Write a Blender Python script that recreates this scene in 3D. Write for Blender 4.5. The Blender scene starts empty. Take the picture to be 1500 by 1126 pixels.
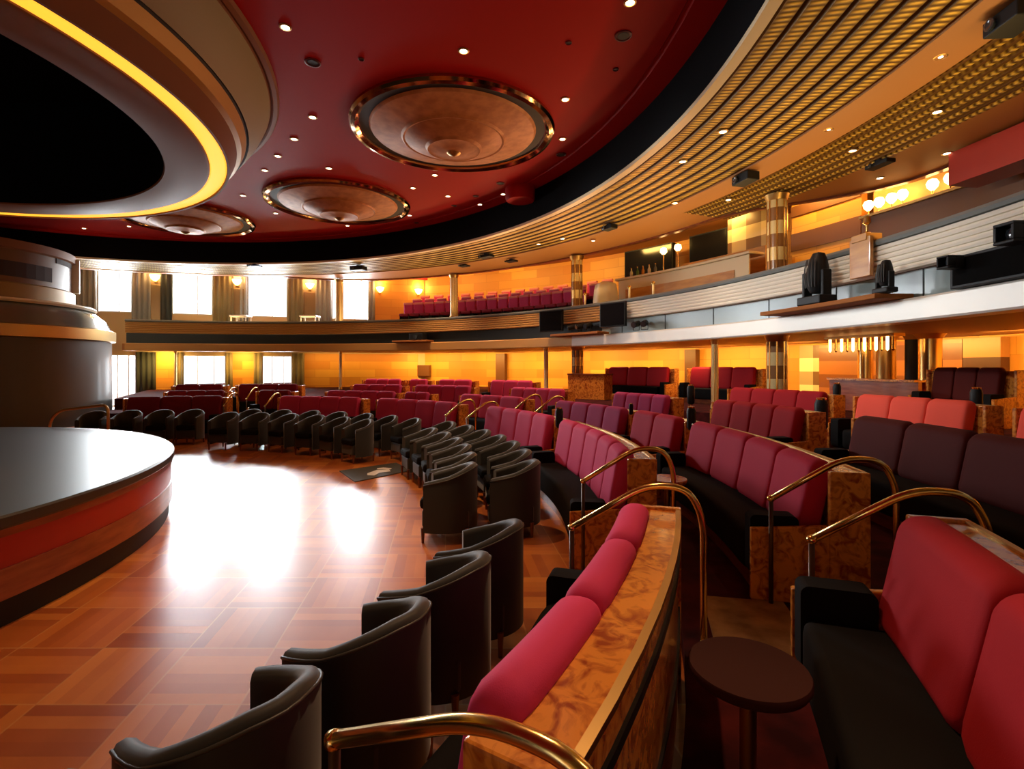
import bpy, bmesh, math, random
from mathutils import Vector, Matrix
random.seed(7)
PI = math.pi
SC = bpy.context.scene
COL = SC.collection
# ------------------------------------------------------------------ camera, world, exposure
EYE = 1.85
cam = bpy.data.cameras.new('camera'); cam.lens = 18.0; cam.sensor_width = 36.0
cam.shift_y = -27.0 / 1500.0; cam.clip_start = 0.05; cam.clip_end = 200
camo = bpy.data.objects.new('camera', cam); COL.objects.link(camo)
camo.location = (0, 0, EYE); camo.rotation_euler = (PI / 2, 0, 0)
SC.camera = camo
SC.view_settings.view_transform = 'Standard'; SC.view_settings.look = 'None'
SC.view_settings.gamma = 1.0; SC.view_settings.exposure = 0.0
SC.view_settings.use_curve_mapping = False
W = bpy.data.worlds.new('world'); SC.world = W; W.use_nodes = True
W.node_tree.nodes['Background'].inputs[0].default_value = (0.90, 0.96, 1.0, 1)
W.node_tree.nodes['Background'].inputs[1].default_value = 3.0

C = (-10.9, 6.85)          # centre of the auditorium
S = (-7.1, 5.4)            # centre of the seating rows
G = (-8.5, 3.9)            # centre of the stage apron
LIGHTS = []
def area(name, loc, tgt, sx, sy, power, color, spread=None):
    l = bpy.data.lights.new(name, 'AREA'); l.shape = 'RECTANGLE'; l.size = sx; l.size_y = sy
    l.energy = power; l.color = color
    if spread: l.spread = spread
    o = bpy.data.objects.new(name, l); COL.objects.link(o); o.location = loc
    d = Vector(tgt) - Vector(loc); o.rotation_euler = d.to_track_quat('-Z', 'Y').to_euler()
    return o
def spot(name, loc, tgt, power, color, ang=90, blend=.6, r=.06):
    l = bpy.data.lights.new(name, 'SPOT'); l.energy = power; l.color = color
    l.spot_size = math.radians(ang); l.spot_blend = blend; l.shadow_soft_size = r
    o = bpy.data.objects.new(name, l); COL.objects.link(o); o.location = loc
    d = Vector(tgt) - Vector(loc); o.rotation_euler = d.to_track_quat('-Z', 'Y').to_euler()
    return o
def polar(c, r, a, z=0.0):
    a = math.radians(a); return Vector((c[0] + r * math.cos(a), c[1] + r * math.sin(a), z))
def at(px, py, z):
    """point of world height z on the line of sight through a photograph pixel"""
    Y = (z - EYE) * 750.0 / (536.0 - py); return Vector(((px - 750.0) / 750.0 * Y, Y, z))
def on_circle(c, R, px, z=0.0):
    k = (px - 750.0) / 750.0
    a = k * k + 1; b = -2 * (k * c[0] + c[1]); cc = c[0] ** 2 + c[1] ** 2 - R * R
    Y = (-b + math.sqrt(b * b - 4 * a * cc)) / (2 * a); return Vector((k * Y, Y, z))
def az(c, p): return math.degrees(math.atan2(p[1] - c[1], p[0] - c[0]))
# straight wall of the ship's side with the windows
WA = Vector((-18.6, 23.2, 0)); WB = Vector((-4.9, 28.5, 0)); WD = (WB - WA).normalized(); WN = Vector((WD.y, -WD.x, 0))
def wall_t(px):
    k = (px - 750.0) / 750.0     # WA + t WD with x = k y
    return (k * WA.y - WA.x) / (WD.x - k * WD.y)
def wpt(t, z, off=0.0): p = WA + WD * t + WN * off; return Vector((p.x, p.y, z))

WARM = (1.0, .56, .22)
AMB = (1.0, .58, .14)
# daylight just outside the windows
UPWIN = [(143, 194), (252, 312), (363, 421), (486, 540)]
LOWIN = [(158, 200, 0.02), (268, 331, .87), (384, 428, .87)]
for a, b in UPWIN:
    t0, t1 = wall_t(a), wall_t(b); m = (t0 + t1) / 2
    area('window_daylight', wpt(m, 5.4, -.35), wpt(m, 3.4, 5), t1 - t0 + .3, 2.3, 600, (.88, .95, 1.0), math.radians(140))
for a, b, z0 in LOWIN:
    t0, t1 = wall_t(a), wall_t(b); m = (t0 + t1) / 2
    area('window_daylight', wpt(m, (z0 + 2.4) / 2, -.35), wpt(m, .6, 5), t1 - t0 + .3, 2.4 - z0, 110, (.88, .95, 1.0))
# wall-washing lamps under the balcony and on the balcony
for a in (72, 64, 56, 48, 40, 32, 24, 16, 8, 0):
    p = polar(C, 20.9, a, 2.47); q = polar(C, 21.9, a, 1.2)
    area('wall_washer', p, q, 1.8, .15, 85, AMB)
for a in (70, 60, 50, 40, 30, 20, 10, 0):
    p = polar(C, 20.2, a, 6.75); q = polar(C, 21.7, a, 5.3)
    area('wall_washer', p, q, 1.8, .2, 60, AMB)
# cove lamps standing on the balcony front, aimed up at the gold ceiling
for a in (100, 88, 76, 64, 52, 40, 30, 20, 10, 0, -12):
    p = polar(C, 17.35, a, 3.86); q = polar(C, 15.6, a, 5.95)
    area('cove_lamp', p, q, 2.2, .12, 45, (1.0, .62, .22))
# house lights over the rows
for a, r, pw in ((74, 15.2, 350), (62, 15.6, 620), (48, 15.4, 700), (34, 15.4, 600), (20, 15.4, 280), (8, 15.4, 150)):
    p = polar(C, r, a, 5.9); q = polar(C, r - 1.0, a, 0)
    spot('house_light', p, q, pw, (1.0, .66, .42), 110, .8)
for a, r, pw in ((60, 18.6, 60), (48, 18.6, 80), (38, 18.6, 80), (28, 18.6, 90), (18, 18.6, 90), (8, 18.2, 60)):
    p = polar(C, r, a, 2.48); spot('house_light', p, (p.x, p.y, 0), pw, (1.0, .6, .32), 130, .8)
spot('house_light', (.3, 4.8, 6.8), (.45, 2.0, 1.0), 750, (1.0, .60, .32), 30, .7)
spot('house_light', (3.3, 1.6, 5.9), (.5, 1.3, .55), 260, (1.0, .60, .32), 18, .7)
for x, y, pw in ((-4.5, 9.6, 600), (-1.8, 6.8, 700), (-3.0, 4.2, 420)):
    spot('house_light', (x, y, 6.8), (x, y, 0), pw, (1.0, .60, .32), 70, .8)
# added front fill, then stage lights of the balcony front aimed at the red ceiling
for a, t, pw in ((26, 22, 800), (10, 10, 800), (-8, -2, 600)):   # unseen spots added at the canopy rim to brighten the balcony front
    spot('added_front_fill', polar(C, 6.9, a, 5.5), polar(C, 17, t, 3.4), pw, (.95, .95, .92), 42, .6)
for a, pw in ((66, 170), (52, 280), (38, 340), (24, 260), (10, 90)):
    p = polar(C, 16.7, a, 3.3); q = polar(C, 12.2, a - 2, 6.85)
    spot('ceiling_wash', p, q, pw, (1.0, .45, .25), 95, .9, .15)

# ------------------------------------------------------------------ materials
MATS = {}
def mat(name, col, rough=.5, metal=0.0, spec=.5, coat=0.0, sheen=0.0, emit=None, es=0.0):
    m = bpy.data.materials.new(name); m.use_nodes = True; MATS[name] = m
    b = m.node_tree.nodes['Principled BSDF']
    b.inputs['Base Color'].default_value = (*col, 1); b.inputs['Roughness'].default_value = rough
    b.inputs['Metallic'].default_value = metal; b.inputs['Specular IOR Level'].default_value = spec
    b.inputs['Coat Weight'].default_value = coat; b.inputs['Coat Roughness'].default_value = .12
    b.inputs['Sheen Weight'].default_value = sheen
    if emit: b.inputs['Emission Color'].default_value = (*emit, 1); b.inputs['Emission Strength'].default_value = es
    return m
def nodes(m): return m.node_tree.nodes, m.node_tree.links, m.node_tree.nodes['Principled BSDF']
def noise_color(m, c1, c2, scale, detail=4, lo=.35, hi=.65, stretch=(1, 1, 1), bump=0.0, distort=0.0):
    n, l, b = nodes(m)
    tc = n.new('ShaderNodeTexCoord'); mp = n.new('ShaderNodeMapping'); mp.inputs['Scale'].default_value = stretch
    nz = n.new('ShaderNodeTexNoise'); nz.inputs['Scale'].default_value = scale; nz.inputs['Detail'].default_value = detail
    nz.inputs['Distortion'].default_value = distort
    cr = n.new('ShaderNodeValToRGB'); cr.color_ramp.elements[0].position = lo; cr.color_ramp.elements[1].position = hi
    cr.color_ramp.elements[0].color = (*c1, 1); cr.color_ramp.elements[1].color = (*c2, 1)
    l.new(tc.outputs['Object'], mp.inputs[0]); l.new(mp.outputs[0], nz.inputs['Vector'])
    l.new(nz.outputs['Fac'], cr.inputs[0]); l.new(cr.outputs[0], b.inputs['Base Color'])
    if bump:
        bp = n.new('ShaderNodeBump'); bp.inputs['Strength'].default_value = bump; bp.inputs['Distance'].default_value = .01
        l.new(nz.outputs['Fac'], bp.inputs['Height']); l.new(bp.outputs[0], b.inputs['Normal'])
    return m
def math_node(n, l, op, a, b=None, c=None):
    x = n.new('ShaderNodeMath'); x.operation = op
    for i, v in enumerate((a, b, c)):
        if v is None: continue
        if isinstance(v, (int, float)): x.inputs[i].default_value = v
        else: l.new(v, x.inputs[i])
    return x.outputs[0]
def polar_nodes(m, c):
    n, l, b = nodes(m); g = n.new('ShaderNodeNewGeometry'); s = n.new('ShaderNodeSeparateXYZ'); l.new(g.outputs['Position'], s.inputs[0])
    x = math_node(n, l, 'SUBTRACT', s.outputs[0], c[0]); y = math_node(n, l, 'SUBTRACT', s.outputs[1], c[1])
    r = math_node(n, l, 'SQRT', math_node(n, l, 'ADD', math_node(n, l, 'MULTIPLY', x, x), math_node(n, l, 'MULTIPLY', y, y)))
    a = math_node(n, l, 'ARCTAN2', y, x); return n, l, b, r, a, s.outputs[2]

burl = mat('burl_wood', (.5, .2, .04), .22, coat=.6)
noise_color(burl, (.34, .06, .010), (.80, .30, .045), 11, 6, .34, .56, distort=1.6)
wood_dark = mat('dark_wood', (.16, .04, .012), .3, coat=.4)
noise_color(wood_dark, (.10, .02, .008), (.26, .065, .018), 6, 4, .3, .7, (1, 1, 3))
wood_panel = mat('amber_wood_panel', (.62, .30, .06), .35, coat=.3)
noise_color(wood_panel, (.50, .20, .035), (.72, .36, .08), 1.6, 3, .3, .7, (1, 1, 5))
wood_red = mat('red_lacquer_wood', (.52, .014, .014), .32, coat=.2)
wood_mid = mat('stage_wood', (.33, .07, .02), .3, coat=.5)
noise_color(wood_mid, (.24, .04, .012), (.42, .10, .03), 3, 3, .3, .7, (1, 1, 6))
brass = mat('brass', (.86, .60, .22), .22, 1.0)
brass_dull = mat('dull_brass', (.55, .36, .13), .38, 1.0)
dark_bronze = mat('dark_bronze', (.10, .05, .025), .35, .6)
gold_paint = mat('gold_paint', (.52, .31, .09), .45, .35)
chrome = mat('polished_metal', (.75, .72, .68), .12, 1.0)
black = mat('black_paint', (.006, .007, .008), .6)
blackm = mat('black_void', (.003, .003, .004), .9, spec=.1)
plastic = mat('black_plastic', (.010, .011, .012), .5, spec=.25)
screen = mat('dark_screen', (.006, .006, .008), .15)
glassy = mat('lens_glass', (.03, .04, .05), .06, coat=1)
chair_f = mat('charcoal_velvet', (.022, .024, .022), .6, sheen=.35, spec=.35)
chair_trim = mat('charcoal_piping', (.05, .048, .042), .45)
seat_f = mat('black_upholstery', (.006, .0055, .0055), .85, spec=.15)
def fabric(name, c):
    m = mat(name, c, .72, sheen=.15, spec=.15); n, l, b = nodes(m)
    b.inputs['Sheen Roughness'].default_value = .4; b.inputs['Sheen Tint'].default_value = (*[min(1, x * 1.3 + .05) for x in c], 1)
    nz = n.new('ShaderNodeTexNoise'); nz.inputs['Scale'].default_value = 140
    bp = n.new('ShaderNodeBump'); bp.inputs['Strength'].default_value = .15; bp.inputs['Distance'].default_value = .004
    l.new(nz.outputs['Fac'], bp.inputs['Height']); l.new(bp.outputs[0], b.inputs['Normal']); return m
f_mag = fabric('magenta_velvet', (.68, .05, .17))
f_plum = fabric('plum_velvet', (.48, .035, .15))
f_red = fabric('red_velvet', (.40, .012, .020))
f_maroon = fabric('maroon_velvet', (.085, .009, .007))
f_crim = fabric('crimson_velvet', (.56, .022, .065))
f_coral = fabric('coral_velvet', (.92, .11, .07))
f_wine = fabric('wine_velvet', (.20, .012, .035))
carpet = mat('carpet_dark_red', (.06, .008, .008), .95, spec=.1)
noise_color(carpet, (.030, .005, .005), (.085, .010, .009), 4, 6, .35, .65)
carpet_tan = mat('aisle_carpet_tan', (.20, .10, .03), .95, spec=.1)
noise_color(carpet_tan, (.26, .14, .05), (.52, .31, .11), 5, 4, .35, .65)
red_ceil = mat('red_ceiling_paint', (.40, .010, .008), .55, spec=.06)
cream = mat('cream_paint', (.80, .66, .42), .45)
warm_lit_front = mat('painted_warm_light', (.60, .33, .10), .35, .15)  # warm light painted into the colour of the far balcony front
shelf_wood = mat('matte_brown_wood', (.36, .13, .03), .7, spec=.2)
white_m = mat('white_painted_metal', (.78, .74, .66), .35, .1)
grey_cap = mat('grey_rail_cap', (.20, .23, .22), .35)
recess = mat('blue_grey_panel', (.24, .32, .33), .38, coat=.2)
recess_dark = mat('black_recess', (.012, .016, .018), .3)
olive = mat('olive_cove_paint', (.30, .27, .15), .5)
bronze = mat('bronze_soffit', (.24, .10, .045), .55, 0, spec=.18)
tower_m = mat('grey_brown_lacquer', (.060, .047, .033), .45, coat=.1)
tower_wood = mat('gilded_brown_panel', (.15, .065, .02), .5)
grey_curt = mat('grey_curtain', (.33, .33, .30), .85, sheen=.3)
olive_curt = mat('olive_curtain', (.24, .20, .10), .85, sheen=.3)
dark_curt = mat('dark_teal_curtain', (.05, .06, .055), .85)
wall_amber = mat('amber_wall', (.74, .33, .06), .5)
noise_color(wall_amber, (.62, .25, .04), (.80, .40, .08), .8, 2, .3, .7, (1, 1, 1))
def build_wall():
    n, l, b, r, a, z = polar_nodes(wall_amber, C)
    cb = n.new('ShaderNodeCombineXYZ'); l.new(math_node(n, l, 'MULTIPLY', a, 22.5), cb.inputs[0]); l.new(z, cb.inputs[1])
    bt = n.new('ShaderNodeTexBrick'); bt.offset = .5; bt.inputs['Scale'].default_value = 1.0; bt.inputs['Brick Width'].default_value = 1.5; bt.inputs['Row Height'].default_value = .42
    bt.inputs['Mortar Size'].default_value = .008; bt.inputs['Color1'].default_value = (.86, .44, .07, 1); bt.inputs['Color2'].default_value = (.66, .25, .035, 1); bt.inputs['Mortar'].default_value = (.60, .24, .03, 1)
    l.new(cb.outputs[0], bt.inputs['Vector']); l.new(bt.outputs['Color'], b.inputs['Base Color'])
build_wall()
wall_brown = mat('brown_wall', (.16, .06, .02), .45)
wall_cream = mat('cream_plaster', (.62, .48, .28), .7)
dark_wall = mat('dark_wall', (.04, .02, .015), .8)
ceil_orange = mat('orange_brown_ceiling', (.45, .20, .06), .55)
shade_m = mat('lamp_glow', (1, .7, .3), .5, emit=(1.0, .55, .18), es=9)
light_y = mat('yellow_light_diffuser', (1, .7, .1), .5, emit=(1.0, .44, .03), es=1.5)
bulb = mat('downlight_glow', (1, .9, .7), .5, emit=(1.0, .80, .55), es=9)
bulb_p = mat('pink_downlight_glow', (1, .6, .5), .5, emit=(1.0, .42, .34), es=5)
medal = mat('medallion_copper', (.42, .15, .05), .5, .15)
noise_color(medal, (.42, .15, .045), (.58, .24, .08), 5, 4, .35, .65, bump=.25)
deck_m = mat('stage_deck_gloss', (.035, .042, .036), .36, spec=.8)
# glass
gm = bpy.data.materials.new('window_glass'); gm.use_nodes = True; n_ = gm.node_tree.nodes; n_.remove(n_['Principled BSDF'])
tr = n_.new('ShaderNodeBsdfTransparent'); gl = n_.new('ShaderNodeBsdfGlossy'); gl.inputs['Roughness'].default_value = .03
mx = n_.new('ShaderNodeMixShader'); mx.inputs[0].default_value = .06
gm.node_tree.links.new(tr.outputs[0], mx.inputs[1]); gm.node_tree.links.new(gl.outputs[0], mx.inputs[2]); gm.node_tree.links.new(mx.outputs[0], n_['Material Output'].inputs[0])
# parquet
parq = mat('parquet', (.5, .2, .05), .2, coat=.3)
def build_parquet():
    n, l, b = nodes(parq)
    g = n.new('ShaderNodeNewGeometry'); s = n.new('ShaderNodeSeparateXYZ'); l.new(g.outputs['Position'], s.inputs[0])
    T = .56
    u = math_node(n, l, 'DIVIDE', math_node(n, l, 'ADD', s.outputs[0], math_node(n, l, 'MULTIPLY', s.outputs[1], .13)), T)
    v = math_node(n, l, 'DIVIDE', s.outputs[1], T)
    iu = math_node(n, l, 'FLOOR', u); iv = math_node(n, l, 'FLOOR', v)
    fu = math_node(n, l, 'FRACT', u); fv = math_node(n, l, 'FRACT', v)
    par = math_node(n, l, 'ABSOLUTE', math_node(n, l, 'MODULO', math_node(n, l, 'ADD', iu, iv), 2.0))
    st = math_node(n, l, 'ADD', math_node(n, l, 'MULTIPLY', fu, par), math_node(n, l, 'MULTIPLY', fv, math_node(n, l, 'SUBTRACT', 1.0, par)))
    k = math_node(n, l, 'FLOOR', math_node(n, l, 'MULTIPLY', st, 6.0))
    cb = n.new('ShaderNodeCombineXYZ'); l.new(iu, cb.inputs[0]); l.new(iv, cb.inputs[1]); l.new(k, cb.inputs[2])
    wn = n.new('ShaderNodeTexWhiteNoise'); l.new(cb.outputs[0], wn.inputs['Vector'])
    cb2 = n.new('ShaderNodeCombineXYZ'); l.new(iu, cb2.inputs[0]); l.new(iv, cb2.inputs[1])
    wn2 = n.new('ShaderNodeTexWhiteNoise'); l.new(cb2.outputs[0], wn2.inputs['Vector'])
    nz = n.new('ShaderNodeTexNoise'); nz.inputs['Scale'].default_value = 3.5; nz.inputs['Detail'].default_value = 5
    l.new(g.outputs['Position'], nz.inputs['Vector'])
    f = math_node(n, l, 'ADD', math_node(n, l, 'MULTIPLY', wn.outputs['Value'], .5), math_node(n, l, 'ADD', math_node(n, l, 'MULTIPLY', wn2.outputs['Value'], .25), math_node(n, l, 'MULTIPLY', nz.outputs['Fac'], .3)))
    cr = n.new('ShaderNodeValToRGB'); e = cr.color_ramp.elements
    e[0].position = .1; e[0].color = (.32, .060, .013, 1); e[1].position = .95; e[1].color = (.76, .27, .048, 1)
    m_ = cr.color_ramp.elements.new(.55); m_.color = (.54, .145, .024, 1)
    l.new(f, cr.inputs[0])
    d1 = math_node(n, l, 'MINIMUM', fu, math_node(n, l, 'SUBTRACT', 1.0, fu)); d2 = math_node(n, l, 'MINIMUM', fv, math_node(n, l, 'SUBTRACT', 1.0, fv))
    line = math_node(n, l, 'LESS_THAN', math_node(n, l, 'MINIMUM', d1, d2), .010)
    mixn = n.new('ShaderNodeMix'); mixn.data_type = 'RGBA'; mixn.blend_type = 'MIX'
    l.new(math_node(n, l, 'MULTIPLY', line, .55), mixn.inputs['Factor']); l.new(cr.outputs[0], mixn.inputs[6]); mixn.inputs[7].default_value = (.70, .36, .12, 1)
    l.new(mixn.outputs[2], b.inputs['Base Color'])
    r_ = math_node(n, l, 'ADD', math_node(n, l, 'MULTIPLY', wn2.outputs['Value'], .05), .33); l.new(r_, b.inputs['Roughness'])
    bp = n.new('ShaderNodeBump'); bp.inputs['Strength'].default_value = .10; bp.inputs['Distance'].default_value = .004
    nz2 = n.new('ShaderNodeTexNoise'); nz2.inputs['Scale'].default_value = 5.0; nz2.inputs['Detail'].default_value = 2; l.new(g.outputs['Position'], nz2.inputs['Vector'])
    l.new(nz2.outputs['Fac'], bp.inputs['Height']); l.new(bp.outputs[0], b.inputs['Normal'])
    b.inputs['Coat Weight'].default_value = .5; b.inputs['Coat Roughness'].default_value = .27
build_parquet()
# gold ceiling with a pressed grid
gold_rib = mat('pressed_gold_ceiling', (.60, .36, .08), .5, .35, spec=.3)
def build_gold():
    n, l, b, r, a, z = polar_nodes(gold_rib, C)
    ga = math_node(n, l, 'SINE', math_node(n, l, 'MULTIPLY', a, 1000.0))
    gr = math_node(n, l, 'SINE', math_node(n, l, 'ADD', math_node(n, l, 'MULTIPLY', math_node(n, l, 'SUBTRACT', r, 14.0), 2 * PI / .275), -PI / 2))
    g = math_node(n, l, 'MULTIPLY', math_node(n, l, 'ADD', ga, 1.0), math_node(n, l, 'ADD', gr, 1.0))
    g = math_node(n, l, 'MULTIPLY', g, .25)
    cr = n.new('ShaderNodeValToRGB'); cr.color_ramp.elements[0].color = (.13, .06, .008, 1); cr.color_ramp.elements[1].color = (.82, .56, .10, 1)
    cr.color_ramp.elements[0].position = .04; cr.color_ramp.elements[1].position = .85
    l.new(g, cr.inputs[0]); l.new(cr.outputs[0], b.inputs['Base Color'])
    bp = n.new('ShaderNodeBump'); bp.inputs['Strength'].default_value = .7; bp.inputs['Distance'].default_value = .02
    l.new(g, bp.inputs['Height']); l.new(bp.outputs[0], b.inputs['Normal'])
build_gold()
def banded(name, c1, c2, period, rough=.35, metal=0.0, z0=0.0):
    m = mat(name, c1, rough, metal); n, l, b = nodes(m)
    g = n.new('ShaderNodeNewGeometry'); s = n.new('ShaderNodeSeparateXYZ'); l.new(g.outputs['Position'], s.inputs[0])
    f = math_node(n, l, 'GREATER_THAN', math_node(n, l, 'FRACT', math_node(n, l, 'DIVIDE', math_node(n, l, 'SUBTRACT', s.outputs[2], z0), period)), .5)
    mixn = n.new('ShaderNodeMix'); mixn.data_type = 'RGBA'; l.new(f, mixn.inputs['Factor'])
    mixn.inputs[6].default_value = (*c1, 1); mixn.inputs[7].default_value = (*c2, 1); l.new(mixn.outputs[2], b.inputs['Base Color'])
    return m
col_band = banded('banded_column_veneer', (.72, .56, .26), (.26, .12, .04), .62, .25)
check = mat('checked_cream_brown_panel', (.7, .6, .4), .35)
def build_check():
    n, l, b, r, a, z = polar_nodes(check, C)
    iz = math_node(n, l, 'FLOOR', math_node(n, l, 'DIVIDE', z, .42)); ia = math_node(n, l, 'FLOOR', math_node(n, l, 'MULTIPLY', a, 38.0))
    p = math_node(n, l, 'ABSOLUTE', math_node(n, l, 'MODULO', iz, 2.0)); q = math_node(n, l, 'ABSOLUTE', math_node(n, l, 'MODULO', ia, 2.0))
    f = math_node(n, l, 'ADD', math_node(n, l, 'MULTIPLY', p, .65), math_node(n, l, 'MULTIPLY', q, .35))
    cr = n.new('ShaderNodeValToRGB'); cr.color_ramp.elements[0].color = (.78, .66, .38, 1); cr.color_ramp.elements[1].color = (.16, .08, .03, 1)
    l.new(f, cr.inputs[0]); l.new(cr.outputs[0], b.inputs['Base Color'])
build_check()

# ------------------------------------------------------------------ mesh helpers
def link(name, bm, m, parent=None, smooth=None, bev=0.0):
    me = bpy.data.meshes.new(name)
    bmesh.ops.recalc_face_normals(bm, faces=bm.faces)
    bm.to_mesh(me); bm.free(); me.materials.append(m)
    if smooth is not None:
        me.shade_smooth() if smooth is True else me.shade_smooth()
        if smooth is not True: me.set_sharp_from_angle(angle=math.radians(smooth))
    o = bpy.data.objects.new(name, me); COL.objects.link(o)
    if parent:
        o.parent = parent; o.matrix_parent_inverse = Matrix.Identity(4)
        w = Matrix.Identity(4); q = parent
        while q: w = q.matrix_basis @ w; q = q.parent
        me.transform(w.inverted())
    if bev:
        b = o.modifiers.new('bevel', 'BEVEL'); b.width = bev; b.segments = 2; b.limit_method = 'ANGLE'
    return o
def tag(o, label, cat, group=None, kind=None):
    if label: o['label'] = label
    if cat: o['category'] = cat
    if group: o['group'] = group
    if kind: o['kind'] = kind
    return o
def struct(o): o['kind'] = 'structure'; return o
def thing(name, label, cat, loc=(0, 0, 0), rz=0.0, group=None):
    o = bpy.data.objects.new(name, None); COL.objects.link(o); o.empty_display_size = .2
    o.matrix_basis = Matrix.Translation(Vector(loc)) @ Matrix.Rotation(rz, 4, 'Z')
    return tag(o, label, cat, group)
def copy_thing(root, loc, rz, label, group=None, sc=1.0):
    r = root.copy(); COL.objects.link(r); r.matrix_basis = Matrix.Translation(Vector(loc)) @ Matrix.Rotation(rz, 4, 'Z') @ Matrix.Diagonal((sc, sc, 1, 1))
    r['label'] = label
    if group: r['group'] = group
    def rec(a, b):
        for ch in list(a.children):
            c = ch.copy(); COL.objects.link(c); c.parent = b; rec(ch, c)
    rec(root, r); return r
def box(bm, x0, x1, y0, y1, z0, z1, M=None):
    vs = [bm.verts.new(v) for v in ((x0, y0, z0), (x1, y0, z0), (x1, y1, z0), (x0, y1, z0), (x0, y0, z1), (x1, y0, z1), (x1, y1, z1), (x0, y1, z1))]
    for f in ((3, 2, 1, 0), (4, 5, 6, 7), (0, 1, 5, 4), (1, 2, 6, 5), (2, 3, 7, 6), (3, 0, 4, 7)): bm.faces.new([vs[i] for i in f])
    if M is not None:
        for v in vs: v.co = M @ v.co
    return vs
def sweep(bm, c, prof, a0, a1, n=None, closed=True, shrink=0.0, shrink_deg=0.0, full=False):
    """profile [(r, z) or function of azimuth] swept about centre c between azimuths"""
    f = prof if callable(prof) else (lambda a: prof)
    if n is None: n = max(2, int(abs(a1 - a0) / 1.6))
    if full: n = 96 if n < 96 else n
    angs = [a0 + (a1 - a0) * i / n for i in range(n + (0 if full else 1))]
    if shrink_deg:
        d = shrink_deg
        angs = [a0, a0 + d * .12, a0 + d * .4, a0 + d] + [a0 + d + (a1 - a0 - 2 * d) * i / n for i in range(1, n)] + [a1 - d, a1 - d * .4, a1 - d * .12, a1]
    rings = []
    for a in angs:
        p = f(a); 
        if shrink_deg:
            e = min(a - a0, a1 - a) / shrink_deg; e = min(max(e, 0), 1); s = 1 - shrink * (1 - math.sqrt(1 - (1 - e) ** 2))
            cr = sum(q[0] for q in p) / len(p); cz = sum(q[1] for q in p) / len(p)
            p = [(cr + (q[0] - cr) * s, cz + (q[1] - cz) * s) for q in p]
        rings.append([bm.verts.new(polar(c, q[0], a, q[1])) for q in p])
    m = len(rings[0]); pairs = list(zip(rings, rings[1:] + ([rings[0]] if full else [])))
    if not full: pairs = list(zip(rings, rings[1:]))
    for A, B in pairs:
        for i in range(m if closed else m - 1):
            j = (i + 1) % m; bm.faces.new((A[i], B[i], B[j], A[j]))
    if closed and not full:
        bm.faces.new(rings[0]); bm.faces.new(rings[-1][::-1])
def arc(c, r0, r1, z0, z1, a0, a1, n=None, bm=None):
    bm = bm or bmesh.new(); sweep(bm, c, [(r0, z0), (r1, z0), (r1, z1), (r0, z1)], a0, a1, n); return bm
def full_ring(c, prof, n=128, closed=False):
    bm = bmesh.new(); sweep(bm, c, prof, 0, 360, n, closed, full=True); return bm
def lathe(bm, loc, prof, n=24, M=None):
    rings = []
    for r, z in prof:
        if r < 1e-5: rings.append([bm.verts.new((loc[0], loc[1], loc[2] + z))])
        else: rings.append([bm.verts.new((loc[0] + r * math.cos(2 * PI * i / n), loc[1] + r * math.sin(2 * PI * i / n), loc[2] + z)) for i in range(n)])
    for A, B in zip(rings, rings[1:]):
        for i in range(n):
            j = (i + 1) % n
            if len(A) == 1 and len(B) == 1: continue
            if len(A) == 1: bm.faces.new((A[0], B[i], B[j]))
            elif len(B) == 1: bm.faces.new((A[i], B[0], A[j]))
            else: bm.faces.new((A[i], B[i], B[j], A[j]))
    if len(rings[0]) > 1: bm.faces.new(rings[0][::-1])
    if len(rings[-1]) > 1: bm.faces.new(rings[-1])
    if M is not None:
        for R in rings:
            for v in R: v.co = M @ v.co
def tube(bm, pts, r, n=10, caps=True):
    pts = [Vector(p) for p in pts]; rings = []; up = Vector((0, 0, 1)); prev = None
    for i, p in enumerate(pts):
        d = (pts[min(i + 1, len(pts) - 1)] - pts[max(i - 1, 0)]).normalized()
        if prev is None:
            s = d.cross(up) if abs(d.dot(up)) < .95 else d.cross(Vector((1, 0, 0)))
        else: s = prev - d * prev.dot(d)
        s.normalize(); prev = s; t = d.cross(s)
        rings.append([bm.verts.new(p + (s * math.cos(2 * PI * k / n) + t * math.sin(2 * PI * k / n)) * r) for k in range(n)])
    for A, B in zip(rings, rings[1:]):
        for k in range(n): bm.faces.new((A[k], A[(k + 1) % n], B[(k + 1) % n], B[k]))
    if caps: bm.faces.new(rings[0]); bm.faces.new(rings[-1][::-1])
def smooth_path(pts, k=6):
    pts = [Vector(p) for p in pts]; out = [pts[0]]
    for i in range(1, len(pts) - 1):
        a, b, c = pts[i - 1], pts[i], pts[i + 1]; ra = min((a - b).length * .45, .13); rc = min((c - b).length * .45, .13)
        p = b + (a - b).normalized() * ra; q = b + (c - b).normalized() * rc
        for j in range(k + 1):
            t = j / k; out.append(p * (1 - t) ** 2 + b * 2 * t * (1 - t) + q * t * t)
    out.append(pts[-1]); return out
def ORD(i): return ['first', 'second', 'third', 'fourth', 'fifth', 'sixth', 'seventh', 'eighth', 'ninth', 'tenth', 'eleventh', 'twelfth', 'thirteenth', 'fourteenth'][i]
def CARD(i): return ['one', 'two', 'three', 'four', 'five', 'six', 'seven', 'eight'][i]

# ------------------------------------------------------------------ shell
# floor: parquet disc
bm = bmesh.new(); box(bm, -36, 16, -10, 34, -.2, 0); fl = struct(link('floor', bm, parq))
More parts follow.
